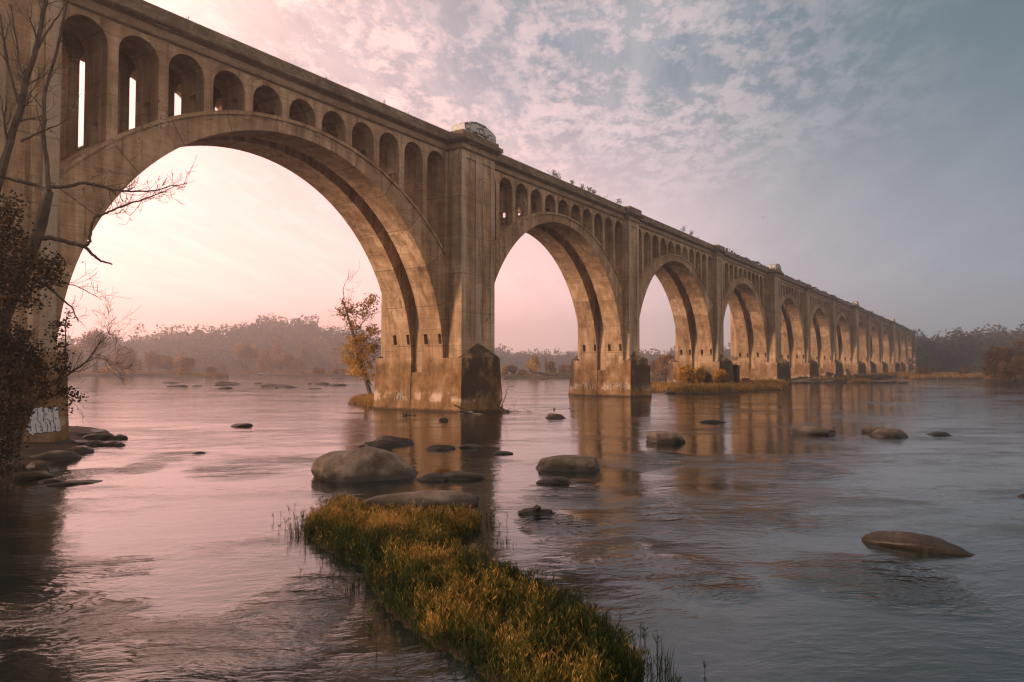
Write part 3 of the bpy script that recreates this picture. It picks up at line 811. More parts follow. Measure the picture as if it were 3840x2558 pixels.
# ------------------------------------------------------------------ plants
def leaf_quads(C, size, rng, droop=0.0, aspect=0.55):
    """pointed leaves / leaf clumps as kite-shaped faces with random facing; C (N,3), size scalar or (N,)"""
    C = np.asarray(C, float); n = len(C)
    u = rng.normal(size=(n, 3)); u[:, 2] = u[:, 2]*0.7 - droop
    u /= np.linalg.norm(u, axis=1, keepdims=True)
    r = rng.normal(size=(n, 3)); v = np.cross(u, r); v /= np.linalg.norm(v, axis=1, keepdims=True)
    s = (np.asarray(size)*rng.uniform(0.65, 1.35, n))[:, None]
    a = C - u*s*0.5; b = C + v*s*aspect*0.5 + u*s*0.08; c = C + u*s*0.5; d = C - v*s*aspect*0.5 + u*s*0.08
    return np.stack([a, b, c, d], 1)

def branch(mb, rng, p, d, L, r, lev, tips, bend=0.35, up=0.12, kids=(3, 5), minr=0.004, spread=0.9, sides=5, shrink=0.62):
    """one limb and, recursively, its twigs; end points are collected in tips"""
    n = max(4, int(4+lev*1.5)); pts = [np.array(p, float)]; d = np.array(d, float); d /= np.linalg.norm(d)
    dirs = [d]
    for i in range(n):
        d = d + rng.normal(size=3)*bend/ n**0.5 * 0.6 + np.array([0, 0, up/n]); d /= np.linalg.norm(d)
        pts.append(pts[-1] + d*L/n); dirs.append(d)
    rad = [max(r*(1-0.72*i/n), minr) for i in range(n+1)]
    mb.tube(pts, rad, sides if lev > 1 else 4, rng.uniform(0.3, 0.7))
    if lev <= 0:
        tips.extend(pts[1:]); return
    for q in range(rng.integers(kids[0], kids[1]+1)):
        i = rng.integers(max(1, n//3), n+1)
        a = dirs[i] + rng.normal(size=3)*spread*0.6
        branch(mb, rng, pts[i], a, L*shrink*rng.uniform(0.75, 1.2), rad[i]*0.7, lev-1, tips, bend, up, kids, minr, spread, sides, shrink)
    tips.append(pts[-1])

def bush(name, loc, w, h, label, mat, group=None, n=900, leaf=0.3, seed=1, lean=(0, 0), stems=5, cat='shrub', tint=(0.25, 0.95), shape=0.8, kind=None, trunk_h=0.15, lobes=7):
    """shrub or small tree at a distance: several stems and an uneven crown of leaf clumps with gaps"""
    rng = np.random.default_rng(seed)
    root = empty(name, loc); tag(root, label, cat, group)
    loc = np.array(loc, float)
    st = MB()
    cen = []
    for q in range(lobes):
        t = rng.uniform(0, 2*math.pi); rr = math.sqrt(rng.uniform(0, 1))*0.36*w
        zc = h*(trunk_h + (1-trunk_h)*rng.uniform(0.25, 0.78))
        sc = rng.uniform(0.20, 0.36)
        taper = 1.0 - 0.55*max(0, zc/h-0.45)
        cen.append((np.array([rr*math.cos(t)*taper + lean[0]*zc, rr*math.sin(t)*taper + lean[1]*zc, zc]), sc*w*taper, sc*h*shape))
    for q in range(stems):
        c, sw, sh = cen[q % len(cen)]
        b = rng.normal(size=3)*np.array([w*0.05, w*0.05, 0])
        mid = b*0.5 + c*0.55 + rng.normal(size=3)*0.05*w
        st.tube([loc+b-np.array([0, 0, 0.2]), loc+mid, loc+c+np.array([0, 0, sh*0.7])], [0.02*h, 0.013*h, 0.004*h], 5)
    st.build('stem', M['bark'], root)
    cr = MB(); per = n//lobes
    for c, sw, sh in cen:
        u = rng.normal(size=(per, 3)); u /= np.linalg.norm(u, axis=1, keepdims=True)
        rad = rng.uniform(0.25, 1.0, per)**0.55*(1+0.35*rng.normal(size=per).clip(-1, 1.6)*0.6)
        pp = u*rad[:, None]*np.array([sw, sw, sh]) + c
        keep = pp[:, 2] > 0.02*h
        pp = pp[keep]
        tb = rng.uniform(*tint)
        cr.quads(leaf_quads(pp+loc, leaf, rng), np.clip(tb + rng.normal(size=len(pp))*0.16, 0, 1))
    cr.build('crown', M[mat], root)
    return root

def blades(C, h, wid, rng, lean=0.25, segs=2):
    """grass blades: bent narrow quads (two per blade)"""
    C = np.asarray(C, float); n = len(C)
    t = rng.uniform(0, 2*math.pi, n); f = np.stack([np.cos(t), np.sin(t), np.zeros(n)], 1)
    b = rng.uniform(0, 2*math.pi, n); le = np.stack([np.cos(b), np.sin(b), np.zeros(n)], 1)*(rng.uniform(0.1, 1, n)*lean)[:, None]
    H = (np.asarray(h)*rng.uniform(0.6, 1.2, n))[:, None]; W2 = np.asarray(wid)*0.5
    up = np.array([0, 0, 1.0])
    m = C + (up*0.55 + le*0.35)*H; e = C + (up + le)*H
    q1 = np.stack([C-f*W2, C+f*W2, m+f*W2*0.8, m-f*W2*0.8], 1)
    q2 = np.stack([m-f*W2*0.8, m+f*W2*0.8, e+f*W2*0.15, e-f*W2*0.15], 1)
    return np.concatenate([q1, q2], 0)

# -------- grass island in the foreground (outline in photo pixels of the 2354-wide view, on the river)
ISLE = [(735, 1192), (750, 1165), (800, 1158), (838, 1172), (860, 1190), (960, 1194), (1060, 1192), (1112, 1200), (1118, 1218), (1085, 1240), (1045, 1248),
        (1100, 1290), (1160, 1320), (1230, 1345), (1290, 1375), (1370, 1425), (1440, 1475), (1490, 1525), (1510, 1580), (1470, 1640), (1350, 1680),
        (1180, 1640), (1120, 1590), (1060, 1540), (985, 1500), (900, 1440), (850, 1390), (825, 1345), (815, 1305), (760, 1285), (715, 1260), (690, 1235), (680, 1210), (700, 1195)]
isle_w = np.array([on_z(x*k, y*k)[:2] for x, y in ISLE])
def inside(pts, poly):
    x, y = pts[:, 0], pts[:, 1]; c = np.zeros(len(pts), bool); j = len(poly)-1
    for i in range(len(poly)):
        xi, yi = poly[i]; xj, yj = poly[j]
        c ^= ((yi > y) != (yj > y)) & (x < (xj-xi)*(y-yi)/(yj-yi+1e-12)+xi); j = i
    return c
def edge_dist(pts, poly):
    d = np.full(len(pts), 1e9)
    for i in range(len(poly)):
        a, b = poly[i-1], poly[i]; ab = b-a; t = np.clip(((pts-a) @ ab)/(ab @ ab), 0, 1)
        d = np.minimum(d, np.linalg.norm(pts-(a+t[:, None]*ab), axis=1))
    return d
def scatter(poly, n, rng, pad=0.0):
    lo, hi = poly.min(0)-pad, poly.max(0)+pad; out = []
    tot = 0
    while tot < n:
        p = rng.uniform(lo, hi, (n*2, 2)); p = p[inside(p, poly)]; out.append(p); tot += len(p)
    return np.concatenate(out)[:n]
def vnoise(P, s, off=0.0):
    return np.array([mnoise.noise(Vector((p[0]*s+off, p[1]*s-off, off))) for p in P])

def plot(name, poly, zmax, mat, label=None, kind='structure', n=22, soft=0.5):
    """low mound of earth filling an outline"""
    poly = np.asarray(poly); lo, hi = poly.min(0), poly.max(0)
    step = max((hi-lo).max()/70.0, 0.12)
    nx, ny = int((hi[0]-lo[0])/step)+3, int((hi[1]-lo[1])/step)+3
    gx = lo[0]-step+np.arange(nx)*step; gy = lo[1]-step+np.arange(ny)*step
    G = np.stack(np.meshgrid(gx, gy, indexing='ij'), -1).reshape(-1, 2)
    ins = inside(G, poly); ed = edge_dist(G, poly)
    z = np.where(ins, WATER+zmax*np.clip(ed/soft, 0, 1)**0.6, WATER-0.05-0.6*np.clip(ed/soft, 0, 1))
    z += vnoise(G, 1.3/max(1, soft*2), 3.3)*zmax*0.4
    m = MB(); m.v = [(a, b, c) for (a, b), c in zip(G, z)]; m.tint = [0.5]*len(G)
    keep = (ins | (ed < step*1.6)).reshape(nx, ny)
    for i in range(nx-1):
        for j in range(ny-1):
            if keep[i, j] and keep[i+1, j] and keep[i, j+1] and keep[i+1, j+1]:
                m.f.append((i*ny+j, (i+1)*ny+j, (i+1)*ny+j+1, i*ny+j+1))
    o = m.build(name, M[mat], smooth=True)
    if kind: tag(o, label, kind=kind)
    return o

_c = isle_w.mean(0)
_n = []
for q in range(len(isle_w)):                     # the outline was read at the plants' tops: bring it in a little
    t_ = isle_w[(q+1) % len(isle_w)]-isle_w[q-1]; nn = np.array([-t_[1], t_[0]]); nn /= np.linalg.norm(nn)
    _n.append(nn)
_area = sum(isle_w[q-1][0]*isle_w[q][1]-isle_w[q][0]*isle_w[q-1][1] for q in range(len(isle_w)))
isle_w = isle_w + np.array(_n)*(0.13 if _area > 0 else -0.13)
plot('grass_island_ground', isle_w, 0.03, 'mud', soft=0.5)
rg = np.random.default_rng(11)
P = scatter(isle_w, 19000, rg)
# a few straggling stems outside the outline, standing in the water
ctr = isle_w.mean(0)
edge = isle_w[rg.integers(0, len(isle_w), 380)]; strag = edge + (edge-ctr)/np.linalg.norm(edge-ctr, axis=1, keepdims=True)*rg.exponential(0.16, (380, 1)) + rg.normal(size=(380, 2))*0.28
ed = edge_dist(P, isle_w)
n1 = vnoise(P, 0.55, 1.7); n2 = vnoise(P, 2.2, 5.1)
# autumn colour: more rust at the back and along the spine, greener at the front and rims
dist = np.hypot(P[:, 0]-CAM[0], P[:, 1]-CAM[1])
autumn = 0.35 + 0.30*(np.clip((dist-9)/12, 0, 1)) + 0.45*n1 + 0.42*n2 + 0.22*np.clip(ed/1.2, 0, 1) - 0.17
keep = 0.6*vnoise(P, 1.3, 9.2) + 0.6*vnoise(P, 3.6, 4.2) + 0.22*rg.normal(size=len(P)) > -0.16 - 0.0*ed
keep &= ed > 0.32*(vnoise(P, 4.5, 2.2)+0.35*rg.normal(size=len(P)))
P, ed, autumn = P[keep], ed[keep], autumn[keep]
P = np.concatenate([P, strag]); ed = np.concatenate([ed, np.zeros(len(strag))]); autumn = np.concatenate([autumn, rg.uniform(0.05, 0.35, len(strag))])
sedge = MB()
def willow(P, ed, autumn):
    """stalks with narrow paired leaves"""
    n = len(P)
    H = rg.uniform(0.14, 0.48, n)*(0.70+0.30*np.clip(ed/0.5, 0, 1))*np.clip(0.95+0.55*vnoise(P, 2.6, 31.0), 0.5, 1.5)
    base = np.stack([P[:, 0], P[:, 1], np.full(n, WATER-0.02)], 1) + np.stack([np.zeros(n), np.zeros(n), 0.08*np.clip(ed/0.4, 0, 1)], 1)
    az = rg.uniform(0, 2*math.pi, n); ln = np.abs(rg.normal(size=n))*0.24
    axis = np.stack([np.cos(az)*ln, np.sin(az)*ln, np.ones(n)], 1)
    t = rg.uniform(0, 2*math.pi, n); f = np.stack([np.cos(t), np.sin(t), np.zeros(n)], 1)
    top = base + axis*H[:, None]
    W = 0.006
    sedge.quads(np.stack([base-f*W, base+f*W, top+f*W*0.5, top-f*W*0.5], 1), np.clip(autumn*0.8+0.05, 0, 1))
    for q in range(8):
        s = rg.uniform(0.25, 1.0, n)
        p0 = base + axis*(H*s)[:, None]
        a = rg.uniform(0, 2*math.pi, n); up = rg.uniform(0.8, 2.6, n)
        d = np.stack([np.cos(a), np.sin(a), up], 1); d /= np.linalg.norm(d, axis=1, keepdims=True)
        L = (rg.uniform(0.08, 0.17, n)*(1.15-0.4*s))[:, None]
        sd = np.cross(d, rg.normal(size=(n, 3))); sd /= np.linalg.norm(sd, axis=1, keepdims=True)
        w_ = 0.0052
        e1 = p0 + d*L; m1 = p0 + d*L*0.45
        sedge.quads(np.stack([p0, m1+sd*w_, e1 - np.array([0, 0, 0.01]), m1-sd*w_], 1), np.clip(autumn + (s-0.72)*0.55 + rg.normal(size=n)*0.17, 0, 1))
willow(P, ed, autumn)
tag(sedge.build('water_willow', M['sedge']), 'dense green and rust-coloured stalks covering the foreground islet', 'grass', kind='stuff')

# single tufts that stand apart
def tuft(px, py, w, h, n, label, mat='straw', tint=(0.4, 0.9), seed=0, group='tufts of dry grass', lean=0.35, wid=0.012, name='grass_tuft'):
    rng = np.random.default_rng(seed+500); c = on_z(px*k, py*k)
    q = rng.normal(size=(n, 2))*w*0.3
    C = np.stack([c[0]+q[:, 0], c[1]+q[:, 1], np.full(n, WATER-0.03)], 1)
    m = MB(); m.quads(blades(C, h, wid, rng, lean), np.tile(rng.uniform(*tint, n), 2))
    o = m.build(name, M[mat], origin=c); tag(o, label, 'grass tuft', group); return o
tuft(1018, 1092, 0.55, 0.34, 220, 'small dry grass tuft between two low rocks right of the largest boulder', seed=1)
tuft(1515, 1545, 0.35, 0.36, 34, 'sparse dark stalks in the water off the front right corner of the grass island', 'sedge', (0.02, 0.3), 2)
tuft(1150, 1250, 0.6, 0.20, 30, 'thin stalks in rippled water right of the grass island', 'sedge', (0.02, 0.2), 3)
tuft(684, 1232, 0.30, 0.32, 40, 'dark upright stalks at the left tip of the grass island', 'sedge', (0.0, 0.2), 4)
tuft(812, 1352, 0.2, 0.25, 40, 'little dark tuft against the left flank of the grass island', 'sedge', (0.0, 0.2), 5)
# ------------------------------------------------------------------ left bank with its trees
def px_path(pts, dep, k_=K23):
    """points given as photo pixels with an own distance each: (x, y[, metres nearer or farther])"""
    return [at_depth(p[0]*k_, p[1]*k_, dep + (p[2] if len(p) > 2 else 0.0)) for p in pts]

# the bank: earth rising to the left of the first pier
bank_px = [(-200, 1500), (-60, 1200), (40, 1120), (70, 1090), (115, 1070), (150, 1045), (200, 1020), (150, 985), (60, 985)]
bk = [on_z(x*k, y*k)[:2] for x, y in [(-420, 1150), (-200, 1135), (-40, 1122), (60, 1100), (125, 1060), (170, 1030), (215, 1010)]]
bk += [np.array(q) for q in [(10.0, 9.0), (6.0, 16.0), (-6.0, 30.0), (-60.0, 40.0), (-70.0, -10.0)]]
plot('riverbank', np.array(bk), 0.42, 'soil', soft=3.0)

def limb(mb, rng, pts, r0, r1, dep, tips, kids=0, lev=1, kidL=0.8, spread=0.9, up=0.2, sides=7, minr=0.006):
    W = px_path(pts, dep); n = len(W)
    # densify with a slight wobble
    Q = []
    for i in range(n-1):
        for j in range(4):
            t = j/4; Q.append(np.array(W[i])*(1-t)+np.array(W[i+1])*t + rng.normal(size=3)*0.012)
    Q.append(np.array(W[-1]))
    N = len(Q); rad = [r0+(r1-r0)*i/(N-1) for i in range(N)]
    mb.tube(Q, rad, sides)
    for q in range(kids):
        i = rng.integers(N//3, N); d = Q[min(i+1, N-1)]-Q[max(i-1, 0)]; d = d/np.linalg.norm(d)
        branch(mb, rng, Q[i], d+rng.normal(size=3)*spread*0.6, kidL*rng.uniform(0.6, 1.3), max(rad[i]*0.45, minr*1.2), lev, tips, 0.4, up, (2, 4), minr, 0.8, 4)
    tips.append(Q[-1]); return Q

D1 = 27.0
rt = np.random.default_rng(21)
tree = empty('riverbank_tree', at_depth(-40*k, 1000*k, D1)); tag(tree, 'tall bare leaning tree on the left bank in front of the nearest pier', 'tree')
tk = MB(); tips = []
limb(tk, rt, [(-60, 1010), (-20, 800), (20, 690), (55, 610), (85, 540), (103, 480), (112, 440)], 0.34, 0.16, D1, tips, sides=10)
tk.build('trunk', M['bark'], tree)
def big_limb(pts, r0, r1, kids, lev=1, kidL=0.9, spread=0.8, up=0.25):
    mb = MB(); limb(mb, rt, pts, r0, r1, D1, tips, kids, lev, kidL, spread, up)
    mb.build('limb', M['bark'], tree)
big_limb([(112, 440), (108, 380, .3), (100, 300, .5), (104, 210, .8), (130, 120, 1), (150, 30, 1), (165, -60, 1)], 0.10, 0.03, 8)
big_limb([(112, 440), (80, 425), (35, 415, -.4), (-20, 400, -.8)], 0.09, 0.04, 3)
big_limb([(118, 430), (150, 430, .4), (190, 420, .6), (215, 424, .7), (262, 437, .9), (300, 440, 1.1), (350, 440, 1.3), (395, 427, 1.4), (430, 423, 1.5)], 0.075, 0.012, 16, 2, 0.75, 0.9, 0.5)
big_limb([(90, 547), (120, 547), (150, 555, .3), (195, 567, .5), (218, 590, .6), (232, 600, .6), (258, 608, .7)], 0.10, 0.03, 2, 1, 0.4)
big_limb([(195, 567, .5), (206, 555, .5), (208, 530, .6), (216, 500, .7), (240, 491, .8), (280, 475, .9), (320, 461, 1.1), (355, 450, 1.2), (385, 436, 1.3), (410, 425, 1.4)], 0.065, 0.012, 14, 2, 0.75, 0.9, 0.45)
big_limb([(46, 650), (80, 645), (110, 660, .3), (145, 690, .5), (165, 705, .6), (180, 740, .7)], 0.07, 0.02, 3, 1, 0.5)
big_limb([(110, 655, .3), (135, 650, .4), (170, 655, .6), (205, 672, .8), (235, 690, .9)], 0.03, 0.008, 7, 1, 0.7)
big_limb([(5, 700), (-10, 560), (-20, 480), (20, 330), (50, 240), (58, 190), (78, 130), (95, 60), (110, -40)], 0.20, 0.06, 9, 2, 1.4)
big_limb([(48, 245), (30, 200, -.3), (15, 130, -.5), (5, 60, -.6), (-10, 0, -.6)], 0.07, 0.02, 5, 1, 1.2)
big_limb([(58, 195), (45, 150, .3), (38, 90, .4), (25, 10, .4)], 0.05, 0.02, 4, 1, 1.0)
big_limb([(78, 130), (100, 85, .3), (118, 60, .4), (140, 25, .4), (170, -20, .5)], 0.05, 0.015, 5, 1, 1.0)
big_limb([(50, 325), (70, 315, .3), (100, 300, .4), (130, 290, .5), (158, 272, .6)], 0.05, 0.015, 4, 1, 0.8)
# clumps of clinging leaves, outlines in photo pixels
def leaf_cloud(regions, dep, rng, size, jit, density, tint, sig=0.22):
    mb = MB()
    for (x0, y0, x1, y1, n) in regions:
        m = int(n*density); g = max(6, m//22)
        cx = rng.uniform(x0, x1, g); cy = rng.uniform(y0, y1, g); cd = rng.normal(size=g)*jit
        ce = np.array([at_depth(a*k, b*k, dep+d) for a, b, d in zip(cx, cy, cd)])
        idx = rng.integers(0, g, m)
        pp = ce[idx] + rng.normal(size=(m, 3))*np.array([sig, sig, sig*0.72])
        tn = np.clip(rng.uniform(*tint, g)[idx] + rng.normal(size=m)*0.14, 0, 1)
        mb.quads(leaf_quads(pp, size, rng, 0.3, 0.75), tn)
    return mb
leaf_cloud([(-30, 455, 40, 560, 650), (-30, 540, 75, 640, 900), (5, 590, 60, 700, 500), (88, 575, 132, 650, 420), (60, 640, 90, 720, 120), (-30, 620, 30, 760, 500)],
           D1-0.6, rt, 0.12, 0.8, 1.7, (0.1, 0.65)).build('foliage', M['dark_leaf'], tree)

D2 = 25.0
sh = empty('riverbank_shrub', at_depth(60*k, 1010*k, D2)); tag(sh, 'dark dense leafy thicket covering the foot of the nearest pier at the left edge', 'shrub')
st = MB(); tp = []
for x, yb, xt, yt in [(-20, 1060, 10, 760), (10, 1060, 40, 800), (40, 1050, 80, 820), (30, 1040, 50, 900), (20, 1040, 70, 880), (-30, 1060, -20, 800)]:
    limb(st, rt, [(x, yb), ((x+xt)/2+8, (yb+yt)/2), (xt, yt)], 0.05, 0.015, D2, tp, 4, 1, 0.8)
st.build('stem', M['bark'], sh)
fq = MB()
for reg, tn in [([(-40, 750, 60, 860, 3200), (20, 790, 98, 860, 1700), (-40, 850, 56, 1000, 3000), (-40, 990, 36, 1085, 1400)], (0.0, 0.5)),
                ([(55, 845, 100, 915, 500), (-20, 860, 55, 1010, 900), (56, 920, 66, 965, 60)], (0.3, 0.8))]:
    q = leaf_cloud(reg, D2, rt, 0.11, 0.7, 1.0, tn, 0.15); fq.add(q.v, q.f, q.tint)
fq.build('foliage', M['dark_leaf'], sh)

D3 = 26.0
ss = empty('riverbank_sapling', at_depth(110*k, 1000*k, D3)); tag(ss, 'dark leafy branches reaching out over the water from the left bank thicket', 'shrub')
st = MB(); tp2 = []
def sl(pts, r0, r1, kids, lev=2, kidL=0.8): limb(st, rt, pts, r0, r1, D3, tp2, kids, lev, kidL, 0.9, 0.35, 6, 0.004)
sl([(40, 1020), (80, 920), (125, 880), (165, 855), (200, 832), (225, 795), (240, 770)], 0.07, 0.012, 12)
sl([(130, 880), (150, 850), (152, 800), (150, 750), (160, 715)], 0.04, 0.01, 8, 1)
sl([(200, 832), (222, 822), (240, 825), (262, 850)], 0.02, 0.006, 8, 2, 0.7)
sl([(225, 795), (245, 775), (258, 745)], 0.018, 0.005, 9, 2, 0.7)
sl([(112, 895), (145, 912), (175, 925)], 0.03, 0.008, 6, 1)
st.build('stem', M['bark'], ss)
leaf_cloud([(122, 715, 160, 785, 110), (118, 780, 168, 845, 120), (108, 845, 160, 900, 110), (105, 880, 130, 940, 50), (140, 895, 180, 940, 70), (187, 900, 197, 915, 8), (150, 945, 155, 955, 5)],
           D3, rt, 0.11, 0.4, 1.7, (0.05, 0.5), 0.12).build('foliage', M['dark_leaf'], ss)

# leaning yellow tree behind the first river pier
zz = .3443; X = lambda x: (1250+x*zz)/K23; Y = lambda y: (1020+y*zz)/K23
yb = on_z(1250+410*zz, 1020+1375*zz); D4 = depth_of(yb)
rt = np.random.default_rng(5)
yt_ = empty('leaning_tree', yb); tag(yt_, 'thin leaning tree with yellow leaves against the nearest river pier', 'tree')
tk = MB(); tp = []
limb(tk, rt, [(X(412), Y(1375)), (X(370), Y(1220)), (X(330), Y(1100)), (X(300), Y(1000)), (X(268), Y(900)), (X(235), Y(750)), (X(195), Y(600)), (X(165), Y(500)), (X(130), Y(380)), (X(95), Y(310))], 0.27, 0.10, D4, tp, sides=8)
tk.build('trunk', M['bark'], yt_)
lb = MB()
for pts, r0, r1, kd in [([(95, 310), (118, 280), (105, 190), (122, 135), (160, 80), (172, 30)], .06, .012, 6), ([(240, 730), (250, 640), (330, 540), (400, 470), (475, 440)], .08, .02, 10),
                        ([(265, 880), (300, 800), (350, 720), (420, 660)], .06, .02, 8), ([(200, 690), (150, 675), (80, 690)], .05, .02, 1), ([(300, 1000), (240, 930), (170, 900)], .05, .015, 8),
                        ([(330, 1100), (380, 1020), (430, 960)], .06, .02, 6), ([(410, 1230), (370, 1150), (350, 1060), (330, 960)], .09, .03, 5), ([(150, 460), (200, 400), (230, 350)], .03, .01, 5), ([(150, 460), (100, 440), (50, 440)], .03, .01, 5)]:
    limb(lb, rt, [(X(a), Y(b), rt.normal()*0.4) for a, b in pts], r0, r1, D4, tp, kd, 1, 1.6, 0.9, 0.3, 5, 0.010)
lb.build('limbs', M['bark'], yt_)
def yl(r): return [(X(a), Y(b), X(c), Y(d), n) for a, b, c, d, n in r]
fm = MB()
for reg, tint in [([(110, 300, 240, 420, 190), (40, 400, 130, 500, 130), (150, 420, 260, 480, 90), (150, 510, 290, 620, 190), (280, 330, 380, 470, 150), (380, 250, 480, 420, 210), (330, 430, 430, 510, 80), (250, 650, 310, 720, 60), (360, 580, 480, 700, 210)], (0.25, 0.6)),
                  ([(160, 700, 330, 800, 360), (330, 690, 475, 860, 420), (120, 800, 300, 990, 800), (250, 800, 440, 1000, 500)], (0.4, 0.8)), ([(170, 960, 310, 1110, 520), (300, 1000, 420, 1200, 260)], (0.55, 1.0))]:
    q = leaf_cloud(yl(reg), D4, rt, 0.25, 1.0, 1.15, tint, 0.30); fm.add(q.v, q.f, q.tint)
fm.build('foliage', M['yellow_leaf'], yt_)
# ------------------------------------------------------------------ islets, far shores and woods
def strip_island(name, outline_px, zmax, grass_n, gh, mat='straw', tint=(0.3, 0.9), soft=1.5, label='', soil='soil', wid=0.05):
    poly = np.array([on_z(x, y)[:2] for x, y in outline_px])
    plot(name+'_ground', poly, zmax, soil, soft=soft)
    rng = np.random.default_rng(len(name)+grass_n)
    C = scatter(poly, grass_n, rng); ed = edge_dist(C, poly)
    C = np.concatenate([C, (WATER+zmax*np.clip(ed/soft, 0, 1)**0.6)[:, None]-0.05], 1)
    tn = np.clip(rng.uniform(*tint, grass_n) + vnoise(C, 0.25, 2.0)*0.5, 0, 1)
    m = MB(); m.quads(blades(C, gh, wid, rng, 0.4), np.tile(tn, 2))
    tag(m.build(name+'_grass', M[mat]), label, 'grass', kind='stuff')
    return poly

def zp3(x, y): return 2440+x*.2209, 1280+y*.2209
strip_island('bushy_island', [zp3(*p) for p in [(-420, 800), (-100, 785), (300, 770), (900, 740), (1500, 715), (2000, 720), (2330, 745), (2330, 765), (2240, 800), (2230, 832), (1900, 840), (1600, 868), (1200, 885), (900, 900), (580, 905), (300, 878), (0, 850), (-300, 835)]],
             0.55, 16000, 0.75, tint=(0.15, 0.8), label='rusty grass along the bushy island by the third and fourth piers', wid=0.06)
def far_bush(cx, ytop, ywl, wpx, label, mat, seed, zoom=None, group=None, leaf=None, n=900, **kw):
    """bush whose foot stands at photo pixel (cx, ywl), wpx pixels wide, reaching up to ytop"""
    b = on_z(cx, ywl); dep = depth_of(b); w_ = wpx*dep/FPX; h_ = (ywl-ytop)*dep/FPX
    b = b + np.array([0, 0, 0.25])
    return bush(kw.pop('name', 'shrub'), b, w_, h_, label, mat, group, n=int(n*2.4), leaf=leaf or max(0.2, 6.5*dep/FPX), seed=seed, **kw)
gq = 'autumn bushes on the island by the third pier'
for i, (x0, x1, yt, yw, lab, t) in enumerate([
    (440, 700, 400, 815, 'tall wispy yellow bush in front of the third pier, leftmost of the island bushes', (.45, .9)),
    (560, 760, 470, 835, 'dense orange bush between the arch ribs of the third pier', (.4, .85)),
    (690, 940, 480, 830, 'broad golden bush before the near rib of the third pier', (.45, 1.0)),
    (860, 1090, 560, 825, 'low brown bush right of the broad golden one', (.2, .7)),
    (1060, 1320, 505, 820, 'tall orange bush below the third pier cutwater', (.45, .95)),
    (1290, 1500, 560, 800, 'small yellow bush at the foot of the box-shaped block', (.4, 1.0)),
    (1480, 1720, 640, 775, 'low reddish bush right of the small yellow bush', (.2, .6))]):
    a, b = zp3(x0, yt), zp3(x1, yw)
    far_bush((a[0]+b[0])/2, a[1], b[1], b[0]-a[0], lab, 'yellow_leaf' if t[0] > .3 else 'brown_leaf', 40+i, group=gq, n=1500, tint=t, stems=7, leaf=0.28)

def zp2(x, y): return 1860+x*.13594, 1280+y*.13594
strip_island('far_islet', [zp2(*p) for p in [(-200, 985), (300, 940), (900, 900), (1500, 880), (2200, 885), (2900, 930), (2900, 1010), (2100, 1040), (1500, 1035), (900, 1020), (300, 1015), (-100, 1010)]],
             0.7, 3000, 0.8, tint=(0.1, 0.6), label='dark rough grass on the far islet behind the second arch', wid=0.09)
gh_ = 'bushes on the far islet behind the second arch'
for i, (x0, x1, yt, yw, lab, mt, t) in enumerate([
    (140, 390, 690, 985, 'pale yellow bush at the left end of the far islet', 'yellow_leaf', (.35, .8)),
    (370, 600, 705, 985, 'brown bush second from the left on the far islet', 'brown_leaf', (.3, .7)),
    (540, 860, 800, 990, 'low spreading bush in the left half of the far islet', 'brown_leaf', (.3, .8)),
    (880, 1340, 420, 960, 'tallest orange tree on the far islet, with a spiky top', 'yellow_leaf', (.5, 1.0)),
    (1280, 1700, 590, 940, 'brown bush right of the tallest orange tree', 'brown_leaf', (.3, .8)),
    (1680, 2000, 670, 930, 'dull bush near the right end of the far islet', 'brown_leaf', (.2, .6)),
    (1880, 2220, 640, 930, 'orange bush touching the second pier on the far islet', 'yellow_leaf', (.35, .8))]):
    a, b = zp2(x0, yt), zp2(x1, yw)
    far_bush((a[0]+b[0])/2, a[1], b[1], b[0]-a[0], lab, mt, 60+i, group=gh_, n=900, tint=t)
a = zp2(1390, 390); b = zp2(1390, 950)
far_bush(a[0], a[1], b[1], 22, 'thin bare tree rising above the bushes of the far islet', 'brown_leaf', 77, n=90, cat='tree', name='bare_tree', stems=6, leaf=0.2)
# bushes between second and third pier
for i, (cx, yt, yw, wp, lab) in enumerate([(2470, 1345, 1418, 60, 'dark orange bush just right of the second pier'), (2512, 1330, 1420, 90, 'tall pink-brown tree just left of the third pier, in the mist'), (2490, 1375, 1422, 80, 'low brown bush left of the third pier at the water')]):
    far_bush(cx, yt, yw, wp, lab, 'brown_leaf', 90+i, n=900, tint=(.3, .8), group='bushes between the second and third piers')
strip_island('middle_islet', [(2380, 1412), (2500, 1408), (2640, 1410), (2640, 1422), (2500, 1426), (2380, 1424)], 0.5, 1500, 0.7, tint=(.2, .7), label='grass strip behind the arch between second and third piers', wid=0.09)

# ledge island behind the fifth and later piers
def zp6(x, y): return 2900+x*.3993, 1360+y*.3993
strip_island('pier_islet', [zp6(*p) for p in [(150, 160), (500, 130), (900, 110), (1300, 105), (1300, 128), (1150, 140), (950, 180), (680, 195), (420, 190), (160, 190)]],
             0.8, 5000, 0.8, tint=(0.05, 0.7), label='dark grass round the fifth to tenth piers', wid=0.10)
strip_island('golden_bar', [zp6(*p) for p in [(680, 178), (900, 165), (960, 172), (900, 190), (690, 197)]], 0.35, 2500, 0.6, tint=(.5, 1.0), label='golden grass bar right of the driftwood tangle', wid=0.10)
strip_island('orange_bar', [zp6(*p) for p in [(1150, 128), (1400, 122), (1700, 112), (2000, 118), (2400, 140), (2700, 150), (2700, 182), (2000, 176), (1960, 160), (1650, 158), (1330, 158), (1160, 140)]],
             0.5, 9000, 0.9, tint=(.3, .9), label='orange grass flats before the dark right-hand woods', wid=0.13)

